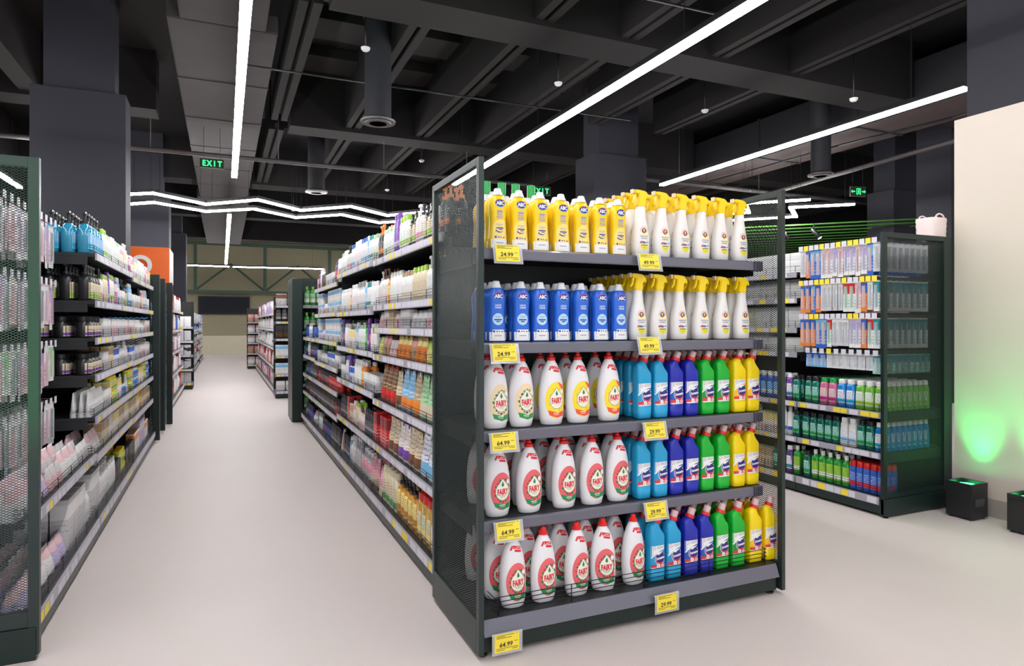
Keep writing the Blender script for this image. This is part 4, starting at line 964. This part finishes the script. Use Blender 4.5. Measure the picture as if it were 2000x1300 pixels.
bay(FC, JC, 0, .47, [('po8', 2), ('po1', 2), ('po6', 2), ('po7', 2), ('po6', 2), ('box6', 2)], 'sixth shelf', 2, .25)
bay(FC, JC, 0, .13, [('lilacp', 1), ('pinkp', 2), ('amberr', 3), ('amber', 5), ('olive', 4), ('coral', 3)], 'bottom shelf', 3, .28, v=.03)
bay(FC, JC, 1, 1.75, [('wgrn', 2), ('wteal', 2), ('bluef', 1), ('wblue', 3), ('wred', 3), ('wblue', 2), ('wpk', 3), ('wplain', 2)], TOP, 2)
bay(FC, JC, 1, 1.405, [('wplain', 3), ('wteal', 2), ('bluef', 1), ('wp', 4), ('wred', 3), ('orngc', 1), ('wplain', 4)], 'second shelf', 2, .29)
bay(FC, JC, 1, 1.10, [('wplain', 3), ('navyf', 1), ('purp', 1), ('greenf', 1), ('wgrn', 4), ('bluef', 1), ('box8', 5)], 'third shelf', 2, .24)
bay(FC, JC, 1, .81, [('box3', 6), ('orngc', 2), ('wplain', 4), ('box1', 2), ('purp', 1), ('wblue', 2)], 'fourth shelf', 2, .22)
bay(FC, JC, 1, .47, [('box6', 1), ('darkf', 5), ('box4', 3), ('cgrn', 2), ('pinkb', 2), ('box5', 2)], 'fifth shelf', 2, .24)
bay(FC, JC, 1, .13, [('coral', 2), ('pinkj', 3), ('greytr', 3), ('wp', 2), ('bluef', 1), ('darkf', 5)], 'bottom shelf', 2, .26)
bay(FC, JC, 2, 1.69, [('wred', 2), ('navyf', 2), ('box3', 8), ('box7', 4)], TOP, 1, .25)
bay(FC, JC, 2, 1.41, [('box2', 4, 2), ('snk1', 4)], 'second shelf', 1, .22)
bay(FC, JC, 2, 1.13, [('box2', 5, 2), ('snk6', 3)], 'third shelf', 1, .22)
bay(FC, JC, 2, .88, [('box3', 4), ('box1', 5), ('snk2', 6)], 'fourth shelf', 1, .2)
bay(FC, JC, 2, .66, [('redc', 12), ('darkr', 12)], 'fifth shelf', 2, .17)
bay(FC, JC, 2, .43, [('darkr', 4), ('redc', 2), ('darkf', 20)], 'sixth shelf', 2, .19)
bay(FC, JC, 2, .13, [('darkf', 8), ('darkb', 7), ('darkr', 4), ('whc', 6)], 'bottom shelf', 3, .24)
bay(FC, JC, 3, 1.13, [('box1', 3), ('darkb', 3), ('whc', 6)], 'upper shelf', 1, .19)
bay(FC, JC, 3, .9, [('darkb', 6), ('darkr', 6), ('whc', 5)], 'second shelf', 1, .19)
bay(FC, JC, 3, .66, [('darkf', 9), ('darkb', 6)], 'third shelf', 1, .19)
bay(FC, JC, 3, .43, [('darkf', 10), ('darkr', 4)], 'fourth shelf', 1, .19)
bay(FC, JC, 3, .13, [('snk7', 3), ('darkb', 9), ('darkr', 3)], 'bottom shelf', 2, .2)
# tall bottles with green caps seen behind the yellow ones, on the centre run's top
cntg = 0
for x in (1.03, 1.17, 1.29, 1.42):
    for y in (3.08, 3.2):
        pass
# far end of the centre run: tall side frames and green bottles behind mesh
fe = CU[3]
b = B(); bx(b, .82, .95, 9.02, 9.62, .02, 1.90, bev=.006); obj('end_post', b, M_frame, fe)
b = B(); bx(b, .95, 2.4, 9.62, 9.66, .02, 1.9); obj('back_panel', b, M_frame, fe)
b = B(); bx(b, .95, 2.4, 9.02, 9.05, 1.85, 1.9); bx(b, .95, 2.4, 9.02, 9.62, .0, .12); obj('top_rail', b, M_frame, fe)
b = B()
for k in range(12): bar(b, (.95+k*.12, 9.03, .12), (.95+k*.12, 9.03, 1.86), .003, seg=4)
for k in range(18): bar(b, (.95, 9.03, .15+k*.1), (2.4, 9.03, .15+k*.1), .003, seg=4)
obj('wire_mesh', b, M_frame, fe)
FG = Face('S', 9.1)
for i, z in enumerate((.15, .5, .85, 1.2, 1.55)):
    shelf(fe, FG, .96, 2.38, .5, z, False, False)
    fill(FG, .97, 2.0, z, [('gbot', 20)], '%s tier, centre run end' % ORD[i], None)

# ---------------- left run (face looks right, edge x=-.70)
FL = Face('E', -.70); JL = [3.10, 4.62, 6.35, 8.08]
WL = ['nearest left bay', 'second left bay', 'third left bay']
SL = [[.52], [1.725, 1.44, 1.215, .99, .735, .50], [1.70, 1.44, 1.215, .98, .735, .49]]
LU = []
for i in range(3):
    LU.append(unit('%s bay of the left shelving run' % ('nearest', 'second', 'third')[i], FL, JL[i]+.002, JL[i+1]-.002, .5, SL[i], seed=40+i*9, base_v=-.02, group='left shelving bays'))
bay(FL, JL, 1, 1.725, [('bpump', 5), ('wlime', 2), ('wgrn', 3), ('wplain', 2), ('wgrn', 3), ('pinkb', 3), ('box8', 2), ('wp', 2)], TOP, 3, .26, where=WL)
bay(FL, JL, 1, 1.44, [('kjg', 4), ('wpk', 1), ('cgrn', 3), ('purp', 1), ('wlime', 3), ('boxm', 2), ('bluef', 2), ('box3', 3)], 'second shelf', 3, .22, where=WL)
bay(FL, JL, 1, 1.215, [('kjar', 4), ('box3', 4), ('snk2', 1), ('box4', 4), ('box3', 4), ('box4', 3)], 'third shelf', 3, .17, where=WL)
bay(FL, JL, 1, .99, [('kjar', 4), ('box3', 3), ('box5', 3), ('box1', 3), ('box3', 4), ('wp', 3)], 'fourth shelf', 3, .17, where=WL)
bay(FL, JL, 1, .735, [('wtube', 10), ('box3', 3), ('box8', 1), ('gtin', 4, 2), ('box8', 3), ('bljar', 4)], 'fifth shelf', 3, .18, where=WL)
bay(FL, JL, 1, .50, [('snk7', 3), ('box5', 4), ('wgold', 3), ('box8', 4), ('box5', 4), ('box8', 4)], 'sixth shelf', 2, .18, where=WL)
bay(FL, JL, 1, .13, [('boxg', 2), ('wp', 5), ('wplain', 4), ('box7', 3), ('gtin', 4, 2), ('box7', 4)], 'bottom shelf', 2, .3, where=WL)
bay(FL, JL, 2, 1.70, [('boxm', 2), ('pinkb', 3), ('box8', 3), ('wp', 3), ('wplain', 6)], TOP, 1, .2, where=WL)
bay(FL, JL, 2, 1.44, [('bluef', 3), ('box3', 4), ('box4', 4), ('kpk', 2), ('pinkb', 4)], 'second shelf', 1, .2, where=WL)
bay(FL, JL, 2, 1.215, [('box4', 5), ('box3', 5), ('snk2', 5)], 'third shelf', 1, .15, where=WL)
bay(FL, JL, 2, .98, [('box1', 4), ('box3', 6), ('box4', 5)], 'fourth shelf', 1, .15, where=WL)
bay(FL, JL, 2, .735, [('gtin', 4, 2), ('bljar', 5, 2), ('box8', 6)], 'fifth shelf', 1, .17, where=WL)
bay(FL, JL, 2, .49, [('box5', 6), ('box8', 4), ('orngc', 3), ('box5', 6)], 'sixth shelf', 1, .2, where=WL)
bay(FL, JL, 2, .13, [('box7', 5), ('box9', 4), ('boxl', 3), ('box9', 3)], 'bottom shelf', 1, .24, where=WL)
bay(FL, JL, 0, .52, [('snk7', 2), ('snk6', 2), ('snk1', 3), ('snk7', 3), ('snk2', 3), ('snk8', 1)], 'lower shelf', 3, .17, where=WL)
bay(FL, JL, 0, .13, [('snk6', 3), ('snk7', 2), ('snk6', 2), ('boxg', 3), ('wp', 2)], 'bottom shelf', 3, .27, where=WL)
def hooks(root, F, us, z, v0, depth, keys, where, n=3, dz=.0, sc=1, tagc='w', near_deep=0, step=.06):
    cnt = {}
    for i, u in enumerate(us):
        b = B()
        p, q = F.xy(u, depth), F.xy(u, v0); bar(b, (*p, z), (*q, z), .0022, seg=5); bar(b, (*p, z+.014), (*q, z+.016), .0016, seg=4)
        q2 = F.xy(u, v0-.001); mi = 2 if tagc[i % len(tagc)] == 'y' else 1
        F.box(b, u-.019, u+.019, v0-.004, v0-.001, z-.010, z+.028, mi)
        obj('peg_hook', b, [M_metal, M_strip, M_yel], root)
        pt = PR[keys[i % len(keys)]]
        for k in range(n if i >= near_deep else max(n, int((depth-v0-.05)/step))):
            vv = v0+.02+k*step*(1 if k else 1); x, y = F.xy(u, vv)
            plan(pt, (x, y, z-.004-pt.h*sc), F.rz+rnd.uniform(-.2, .2), (pt.desc, where, k, 0, 1), where, 'from near end', '%ss, %s' % (pt.desc, where), sc)
for j, z in enumerate((1.86, 1.52, 1.18, .86)):
    hooks(LU[0], FL, [3.2+.105*k for k in range(13)], z, .18, .48, [['hb1', 'hb3', 'hb2', 'hb2', 'hb1'], ['hb3', 'hb2', 'hb1'], ['hb4', 'hb2', 'hb3', 'hb1'], ['hb2', 'hb1']][j], '%s hook row, left run' % ('top', 'second', 'third', 'lowest')[j], 3, tagc='wwww')
lf = LU[0]
F3 = Face('W', 0)
b = B(); bx(b, -.692, -.655, 3.06, 3.09, .02, 1.945, bev=.003); bx(b, -1.9, -1.86, 3.06, 3.09, .02, 1.945, bev=.003); bx(b, -1.86, -.692, 3.06, 3.09, 1.905, 1.945, bev=.003); bx(b, -1.86, -.692, 3.06, 3.09, .13, .19, bev=.003)
lf2 = obj('side_frame', b, M_frame2, lf)
b = B(); FM = Face('S', 0); mesh_panel(b, FM, 'u', -1.86, -.692, 3.075, .19, 1.905); obj('mesh_panel', b, M_frame2, lf2)
b = B(); bx(b, -1.9, -.665, 3.055, 3.095, .0, .128, bev=.004); obj('kick_plate', b, M_frame, lf)
# far side of the left run so the gondola has its own back half
FLb = Face('W', -1.88)
for i in range(3): unit('rear face of %s left shelving bay' % ('nearest', 'second', 'third')[i], FLb, JL[i]+.002, JL[i+1]-.002, .64, [.5, .87, 1.23, 1.6], seed=70+i, back=False, wires=False, papers=False, group='rear left shelving bays')
FX = Face('N', 8.83)
ne = unit('narrow end unit behind the left run with pale packs and open frames', FX, -1.66, -.74, .6, [.45, .75, 1.05, 1.35], 1.7, base_v=.0, wires=False, back=False, basez=.13)
for y, x0 in ((8.14, -1.7), (8.86, -1.7)):
    b = B(); bx(b, -.72, -.645, y, y+.05, .02, 1.84, bev=.004); bx(b, x0, x0+.06, y, y+.05, .02, 1.84, bev=.004); bx(b, x0+.06, -.72, y, y+.05, 1.78, 1.84, bev=.004); bx(b, x0+.06, -.72, y, y+.05, .02, .14)
    o = obj('side_frame', b, M_frame, ne)
    b = B(); mesh_panel(b, FM, 'u', x0+.06, -.72, y+.025, .14, 1.78, .05, .025, .005); obj('mesh_panel', b, M_frame, o)
for i, z in enumerate((.13, .45, .75, 1.05, 1.35)):
    fill(FX, -1.62, -.76, z, [(('snk7', 'wgrn', 'box3', 'box1', 'bluef')[i], 10)], 'tier %s, narrow end unit' % ORD[i], None, rows=2, maxh=.24)

# ---------------- right run (toothbrushes), face looks left, edge x=4.05
FR = Face('W', 4.05); JR = [3.03, 3.74, 5.3, 6.9]
WR = ['nearest right bay', 'second right bay', 'third right bay']
RU = [unit('nearest bay of the right shelving run with hanging toothbrushes', FR, 3.03, 3.738, .66, [.70, .425], 1.9, base_v=-.02, seed=90, yell=.45, group='right shelving bays'),
      unit('second bay of the right shelving run with stacked white cartons', FR, 3.742, 5.298, .66, [1.70, 1.50, 1.27, 1.08, .70, .425], 1.9, base_v=-.02, seed=91, yell=.45, group='right shelving bays'),
      unit('third bay of the right shelving run', FR, 5.302, 6.898, .66, [1.70, 1.50, 1.27, 1.08, .86, .64, .42], 1.9, base_v=-.02, seed=92, yell=.4, group='right shelving bays')]
bay(FR, JR, 0, .70, [('mlime', 3), ('mcyan', 2), ('mpink', 2), ('mgreen', 3)], 'upper shelf', 9, .24, where=WR)
bay(FR, JR, 0, .425, [('mcyan', 1), ('mgreen', 2), ('mwhite', 2), ('mgreen', 5)], 'middle shelf', 9, .21, where=WR)
bay(FR, JR, 0, .13, [('redb', 5), ('mgs', 5), ('mgreen', 1)], 'bottom shelf', 3, .22, where=WR)
bay(FR, JR, 1, .70, [('mgreen', 1), ('mpurple', 2), ('mblue', 4), ('box8', 4), ('mblue', 4), ('mwhite', 7)], 'fifth shelf', 2, .24, where=WR)
bay(FR, JR, 1, .425, [('mgreen', 1), ('mneck', 2), ('box8', 4), ('mwhite', 4), ('box1', 10)], 'sixth shelf', 2, .22, where=WR)
bay(FR, JR, 1, .13, [('mgs', 1), ('mpurple', 1), ('mgreen', 2), ('box5', 4), ('mwhite', 4), ('box1', 9)], 'bottom shelf', 2, .22, where=WR)
for bi in (1, 2):
    bay(FR, JR, bi, 1.70, [('wbx', 5, 3), ('wbr', 5, 3)], TOP, 1, None, v=.15-.1*(bi == 2), where=WR)
    bay(FR, JR, bi, 1.50, [('wbk', 4, 3), ('wbr', 3, 3), ('wby', 4, 3)], 'second shelf', 1, None, v=.13-.08*(bi == 2), where=WR)
    bay(FR, JR, bi, 1.27, [('wbx', 3, 3), ('wby', 3, 3), ('wbx', 3, 3)], 'third shelf', 1, None, v=.13-.08*(bi == 2), where=WR)
    bay(FR, JR, bi, 1.08, [('wbx', 2, 2), ('wbr', 3, 3), ('wby', 4, 3)], 'fourth shelf', 1, None, v=.1-.05*(bi == 2), where=WR)
bay(FR, JR, 2, .86, [('wbr', 4, 3), ('wby', 5, 3)], 'fifth shelf', 1, None, where=WR)
bay(FR, JR, 2, .64, [('wby', 4, 3), ('wbr', 5, 3)], 'sixth shelf', 1, None, where=WR)
bay(FR, JR, 2, .42, [('wbk', 4, 3), ('wby', 5, 3)], 'seventh shelf', 1, None, where=WR)
us = [3.075+.0475*k for k in range(14)]
for j, (z, ks, tg) in enumerate(((1.86, ['tb4', 'tb1', 'tb3', 'tb2', 'tb3', 'tb3', 'tb2', 'tb3', 'tb2', 'tb2', 'tb1', 'tb1', 'tb6', 'tb4'], 'wywyywywwyw'), (1.60, ['tb7', 'tb4', 'tb6', 'tb2', 'tb5', 'tb5', 'tb4', 'tb4', 'tb4', 'tb4', 'tb6', 'tb1', 'tb6', 'tb6'], 'yyywwyww'),
                                 (1.345, ['tb7', 'tb5', 'tb6', 'tb3', 'tb3', 'tb4', 'tb4', 'tb4', 'tb5', 'tb1', 'tb1', 'tb6', 'tb6', 'tb6'], 'wwwyyww'), (1.09, ['fl3', 'fl2', 'fl2', 'fl2', 'fl2', 'fl2', 'fl2', 'fl1', 'fl1', 'fl1', 'fl1'], 'wwwwwwy'))):
    uu = us if j < 3 else [3.085+.063*k for k in range(10)]
    hooks(RU[0], FR, uu, z, -.005 if j < 3 else .02, .64, ks, '%s hook row, right run' % ('top', 'second', 'third', 'lowest')[j], 2, near_deep=4, tagc=tg, step=.062)
rf = RU[0]
b = B(); bx(b, 4.03, 4.065, 2.995, 3.02, .02, 1.915, bev=.003); bx(b, 4.65, 4.737, 2.995, 3.02, .02, 1.915, bev=.003); bx(b, 4.065, 4.65, 2.995, 3.02, 1.88, 1.915, bev=.003); bx(b, 4.065, 4.65, 2.995, 3.02, .13, .16, bev=.003); rf2 = obj('side_frame', b, M_frame, rf)
b = B(); mesh_panel(b, FM, 'u', 4.065, 4.65, 3.008, .16, 1.88); obj('mesh_panel', b, M_frame, rf2)
b = B(); bx(b, 4.03, 4.737, 2.99, 3.024, .012, .128, bev=.004); obj('kick_plate', b, M_frame, rf)
for x in (4.06, 4.70):
    b = B(); lathe(b, [(.018, 0), (.018, .006), (.006, .008), (.006, .014)], x, 3.005, 12); obj('levelling_foot', fixn(b), M_black, rf)
# basket on top of the right run
bk = empty('basket', (4.645, 3.085, 1.9)); tag(bk, 'pale pink woven basket with two loop handles on the right shelving', 'basket')
b = B(); rings = []
for zi in range(9):
    z = 1.902+.15*zi/8; a = .085+.006*zi/8+(.003 if zi % 2 else 0)
    rings.append([b.verts.new((4.645+a*math.copysign(abs(math.cos(t))**.5, math.cos(t)), 3.085+a*.8*math.copysign(abs(math.sin(t))**.5, math.sin(t)), z)) for t in [2*math.pi*i/24 for i in range(24)]])
for zi in range(8):
    for i in range(24): b.faces.new((rings[zi][i], rings[zi][(i+1) % 24], rings[zi+1][(i+1) % 24], rings[zi+1][i]))
b.faces.new(rings[0][::-1])
M_bask = mat('basket_pink', (.82, .68, .66), .5)
o = obj('basket_body', fixn(b), M_bask, bk, smooth=True); so = o.modifiers.new('thickness', 'SOLIDIFY'); so.thickness = .004
for yy in (3.023, 3.147):
    b = B(); pts = [(4.645+.045*math.cos(math.pi*k/8), yy, 2.047+.032*math.sin(math.pi*k/8)) for k in range(9)]
    for p, q in zip(pts, pts[1:]): bar(b, p, q, .006, seg=8)
    obj('handle', b, M_bask, bk)
b = B(); bx(b, 4.712, 4.735, 3.08, 3.2, 1.902, 1.94, bev=.008)
tag(obj('folded_bag', b, plastic('lilac'), origin=(4.72, 3.14, 1.902)), 'pale lilac packet beside the pink basket', 'packet')
# uplight boxes
M_uplens = mat('uplight_lens', (.05, .6, .2), .3, 0, 0, emit=(.05, 1, .25), es=7)
def uplight(x, y, label, tgt, en=GREEN, sz=.17, rz=0):
    r = empty('uplight_box', (x, y, 0)); tag(r, label, 'uplight', 'green uplights')
    h = .24; b = B(); bx(b, x-sz/2, x+sz/2, y-sz/2, y+sz/2, .012, h-.03, bev=.004)
    obj('housing', b, M_black, r)
    b = B()
    for (a0, a1, c0, c1) in ((-1, 1, -1, -.86), (-1, 1, .86, 1), (-1, -.86, -.86, .86), (.86, 1, -.86, .86)):
        bx(b, x+a0*sz/2, x+a1*sz/2, y+c0*sz/2, y+c1*sz/2, h-.03, h)
    obj('top_rim', b, M_black, r)
    b = B(); lathe(b, [(sz*.38, h-.0295), (sz*.38, h-.022)], x, y, 24); obj('lens', fixn(b), M_uplens, r)
    b = B(); bx(b, x-.045, x+.045, y-sz/2-.002, y-sz/2, .09, .14); obj('control_screen', b, mat('ctl', (.05, .055, .06), .2), r)
    b = B(); decal(b, [(-10, 10, -(y-sz/2-.0005), 2, 0, 0), (10, 10, -(y-sz/2-.0005), 2, 0, 0)], [rect(x-.02, x+.02, .175, .183), rect(x-.03, x-.022, .152, .157), rect(x-.02, x+.02, .06, .062)], 1, 0, 1); obj('print', b, M_white, r)
    for sx in (-1, 1):
        for sy in (-1, 1):
            b = B(); lathe(b, [(.012, 0), (.012, .012)], x+sx*sz*.38, y+sy*sz*.38, 10); obj('rubber_foot', fixn(b), M_black, r)
    ld = bpy.data.lights.new('green_beam', 'SPOT'); ld.energy = en; ld.color = (.02, 1, .17); ld.spot_size = R(64); ld.spot_blend = 1; ld.shadow_soft_size = .04
    lo = bpy.data.objects.new('green_beam', ld); COL.objects.link(lo); lo.parent = r; ox = .05 if tgt[0] > 4 else 0; lo.location = (ox, 0, h+.005)
    d = Vector(tgt)-Vector((x+ox, y, h)); lo.rotation_euler = d.to_track_quat('-Z', 'Y').to_euler()
uplight(4.58, 2.80, 'black box uplight with green lens at the foot of right shelving', (4.745, 2.80, .74), GREEN*.46)
uplight(4.58, 2.42, 'black box uplight with green lens at the right picture edge', (4.745, 2.42, .74), GREEN*.46)
uplight(-1.35, 2.5, 'green uplight before the left end frame', (-.75, 3.4, 1.9), GREEN*1.2)
uplight(-.95, 1.7, 'green uplight aimed at the aisle air duct', (0, 4.5, 4.2), GREEN*1.6)

# ---------------- far gondolas along the aisle
def farset(F, J0, J1, depth, zt, label, unitlab, specs, group, m=M_frame, rows=1, zs=(.13, .45, .75, 1.05, 1.35), width=None, wires=False):
    r = unit(label, F, J0, J1, depth, zs[1:], zt, wires=wires, papers=True, back=True, group=group, seed=int(J0*7))
    for i, z in enumerate(zs):
        fill(F, J0, J1, z, specs[i % len(specs)], '%s tier, %s' % (('bottom', 'second', 'third', 'fourth', 'fifth', 'sixth')[i], unitlab), None, rows=rows, maxh=.26, sc=1.7, jit=.03)
    return r
MIXW = [[('wplain', 3), ('box3', 2), ('wp', 3), ('box1', 2), ('wred', 2)], [('box6', 1), ('wplain', 4), ('boxm', 1), ('box1', 3), ('snk7', 2)], [('wp', 3), ('box3', 3), ('redc', 2), ('snk7', 2)], [('snk2', 3), ('box1', 3), ('wplain', 2)]]
MIXL = [[('box6', 2), ('wplain', 5), ('box1', 4), ('wp', 5)], [('box6', 2), ('wplain', 6), ('box3', 5)], [('boxm', 2), ('wp', 5), ('box1', 3)]]
# left side: panel, runs
FA = Face('E', -.72)
r = farset(FA, 9.62, 11.9, .6, 1.8, 'white stocked left shelving bay just past the orange sign', 'sign bay', MIXL, 'far left bays', zs=(.13, .5, .85, 1.2, 1.52))
b = B(); bx(b, -1.75, -.685, 9.55, 9.60, .01, 1.83, bev=.006); obj('end_panel', b, M_frame, r)
b = B(); bx(b, -.68, -.61, 9.545, 9.605, .0, 1.83, bev=.006); obj('edge_post', b, M_frame, r)
farset(FA, 11.92, 14.2, .6, 1.8, 'next left shelving bay beyond the orange sign', 'bay beyond sign', MIXL, 'far left bays', zs=(.13, .5, .85, 1.2, 1.52))
farset(FA, 15.0, 18.5, .6, 1.7, 'third far left shelving bay, white goods', 'third far left bay', MIXW, 'far left bays')
farset(FA, 19.0, 22.5, .6, 1.7, 'fourth far left shelving bay, white goods', 'fourth far left bay', MIXW, 'far left bays')
farset(FA, 23.5, 27.5, .6, 1.7, 'last far left shelving bay, white goods', 'last left bay', MIXW, 'far left bays')
FB = Face('S', 14.45)
farset(FB, -1.6, -.56, .5, 1.75, 'open end shelf facing the camera at left, grey goods', 'left end shelf', [[('box3', 2), ('snk2', 3)]], 'far end shelves', zs=(.13, .4, .68, .96, 1.24))
# right side
FCc = Face('S', 12.05)
r = farset(FCc, .82, 2.1, .5, 1.78, 'dark end shelf with yellow tags at the far right of aisle', 'tagged end shelf', [[('snk2', 2), ('box7', 2)], [('box2', 3)], [('box2', 3)], [('box7', 5)], [('darkf', 6)], [('snk8', 5)]], 'far end shelves', zs=(.13, .42, .74, 1.04, 1.34, 1.62))
FD = Face('W', .84)
MIXR = [[('boxl', 2), ('box6', 2), ('snk7', 3), ('box4', 3)], [('box6', 2), ('box4', 3), ('wplain', 4), ('snk1', 3)], [('wplain', 4), ('pinkb', 2), ('snk7', 3), ('box3', 2)], [('wp', 5), ('box3', 3), ('snk1', 2)]]
for i, (a, c) in enumerate(((12.6, 15.0), (15.02, 17.4), (17.42, 19.8))):
    farset(FD, a, c, .6, 1.75, '%s far right shelving bay beyond the tagged end shelf' % ORD[i], '%s far right bay' % ORD[i], MIXR, 'far right bays', zs=(.13, .5, .85, 1.2, 1.5))
farset(Face('S', 20.3), .62, 1.9, .5, 1.75, 'distant framed end shelf on the right of aisle', 'distant end shelf', [[('snk7', 4)], [('snk4', 4)], [('snk7', 5)]], 'far end shelves')
farset(FD, 20.9, 24.2, .6, 1.75, 'fourth far right shelving bay', 'fourth far right bay', MIXW, 'far right bays')
farset(FD, 24.6, 28, .6, 1.7, 'last right shelving bay before the end wall', 'last right bay', [[('gbot', 3)], [('wp', 6)], [('wplain', 5)]], 'far right bays')
# orange sign
M_or = mat('sign_orange', (.95, .16, .012), .4, 0, .02)
sg = empty('category_sign', (-1.3, 10.2, 1.84)); tag(sg, 'orange box sign with white ring standing above the left run', 'sign')
b = B(); bx(b, -2.0, -.67, 9.9, 10.6, 1.84, 2.32, bev=.006); obj('sign_box', b, M_or, sg)
b = B(); bx(b, -.6695, -.665, 9.91, 10.59, 1.86, 2.31); obj('side_face', b, M_white, sg)
b = B(); SG = [(-10, 10, -9.8995, 2, 0, 0), (10, 10, -9.8995, 2, 0, 0)]
N = 36; ring = []
cx0, cz0 = -1.0, 2.075
vs = [(cx0+rr*math.cos(2*math.pi*i/N), cz0+rr*math.sin(2*math.pi*i/N)) for i in range(N) for rr in (.13, .078)]
decal(b, SG, (vs, [(2*i, 2*i+1, (2*i+3) % (2*N), (2*i+2) % (2*N)) for i in range(N)]), 1, 0, 1)
obj('white_ring', b, M_white, sg)
# ---------------- tall green capped bottles behind the yellow ones (top of the end display)
pg = PR['gcap']
for i, q in enumerate((950, 980, 1007, 1037)):
    plan(pg, (px2x(q, 2.85), 2.85, 1.609), 0, (pg.desc, 'behind yellow bottles', 0, 0, 1), 'behind yellow bottles', 'from left', 'green capped bottles behind the yellow bottles', 1.0)

# ================================================================== STOCK THE SHELVES
# goods that no viewpoint near the photographer's can see are left out; the rest are copied from their prototypes
from mathutils.bvhtree import BVHTree
V, Pn, own = [], [], []
def addbox(x0, x1, y0, y1, z0, z1, o):
    n = len(V)
    for z in (z0, z1):
        for x, y in ((x0, y0), (x1, y0), (x1, y1), (x0, y1)): V.append((x, y, z))
    for q in ((3, 2, 1, 0), (4, 5, 6, 7), (0, 1, 5, 4), (1, 2, 6, 5), (2, 3, 7, 6), (3, 0, 4, 7)): Pn.append([n+i for i in q]); own.append(o)
def dims(it):
    p, loc, rz, sc = it[0], it[1], it[2], it[7]; side = abs(math.sin(rz)) > .7
    wx, wy = (p.d, p.w) if side else (p.w, p.d)
    return wx*sc/2, wy*sc/2, p.h*sc
for i, it in enumerate(PLAN):
    ax, ay, h = dims(it); x, y, z = it[1]; f = .72
    addbox(x-ax*f, x+ax*f, y-ay*f, y+ay*f, z, z+h*.8, i)
bpy.context.view_layer.update()
for o in list(COL.objects):
    if o.type == 'MESH' and (o.name.split('.')[0] in ('shelf', 'back_panel', 'base', 'deck', 'column', 'wall_partition', 'end_post', 'end_panel')):
        c = [o.matrix_world @ Vector(q) for q in o.bound_box]
        lo = [min(q[i] for q in c) for i in range(3)]; hi = [max(q[i] for q in c) for i in range(3)]
        if o.name.startswith('shelf'): lo[2] = hi[2]-.02
        addbox(lo[0], hi[0], lo[1], hi[1], lo[2], hi[2], -1)
tree = BVHTree.FromPolygons(V, Pn)
eyes = [Vector(q) for q in ((0, 0, 1.3), (.45, 0, 1.3), (-.4, 0, 1.3), (0, .3, 1.6))]
keep = []
for i, it in enumerate(PLAN):
    ax, ay, h = dims(it); x, y, z = it[1]; vis = False
    for e in eyes:
        for dx in (-.95, 0, .95):
            for dyy in (-.95, 0, .95):
                for dz in (.06, .5, .97):
                    t = Vector((x+ax*dx, y+ay*dyy, z+h*dz)); d = t-e; L = d.length
                    hit = tree.ray_cast(e, d/L, L-.004)
                    if hit[0] is None or own[hit[2]] == i: vis = True; break
                if vis: break
            if vis: break
        if vis: break
    if vis: keep.append(it)
# past 300 of one kind, the smallest in view (the most distant) become one mass object per kind
byname = {}
for it in keep: byname.setdefault(it[0].name, []).append(it)
mass = {}
for nm, L in byname.items():
    if len(L) > 290:
        L.sort(key=lambda it: (it[0].h*it[7])/max(.1, it[1][1]), reverse=True)
        mass[nm] = L[290:]
gone = {id(it) for L in mass.values() for it in L}
keep = [it for it in keep if id(it) not in gone]
cnts = {}
tot = {}
for it in keep: tot[it[3]] = tot.get(it[3], 0)+1
for p, loc, rz, key, where, ow, grp, sc in keep:
    c = cnts.get(key, 0); cnts[key] = c+1; desc, _, rr, q, st = key
    o_ = ('%s %s' % (od(c), ow)) if tot[key] > 1 else None
    ex = (['row '+('one', 'two', 'three', 'four', 'five', 'six', 'seven', 'eight', 'nine', 'ten', 'eleven', 'twelve')[rr]] if rr else [])+(['level '+('one', 'two', 'three')[q]] if st > 1 else [])
    lb = ', '.join([desc]+([o_] if o_ else [])+ex+[where])
    if len(lb.replace('-', ' ').split()) > 16: lb = ', '.join([desc]+([od(c)+' along'] if o_ else [])+ex+[where])
    place(p, loc, rz, lb, grp, sc)
for nm, L in mass.items():
    vs, fs, mi, sm, ms, mx = [], [], [], [], [], {}
    for p, loc, rz, key, where, ow, grp, sc in L:
        if p.root is None: continue
        T = Matrix.Translation(loc) @ Matrix.Rotation(rz, 4, 'Z') @ Matrix.Scale(sc, 4)
        for ch in p.root.children:
            me = ch.data; n = len(vs); vs += [tuple(T @ v.co) for v in me.vertices]
            loc_m = []
            for m in me.materials:
                if m.name not in mx: mx[m.name] = len(ms); ms.append(m)
                loc_m.append(mx[m.name])
            for q in me.polygons: fs.append([n+i for i in q.vertices]); mi.append(loc_m[q.material_index]); sm.append(q.use_smooth)
    if not vs: continue
    me = bpy.data.meshes.new(nm+'s'); me.from_pydata(vs, [], fs)
    for m in ms: me.materials.append(m)
    me.polygons.foreach_set('material_index', mi); me.polygons.foreach_set('use_smooth', sm); me.update()
    o = bpy.data.objects.new(nm+'_stock', me); COL.objects.link(o)
    tag(o, 'distant %ss filling the far shelves along the aisle' % nm.replace('_', ' '), L[0][0].cat, kind='stuff')
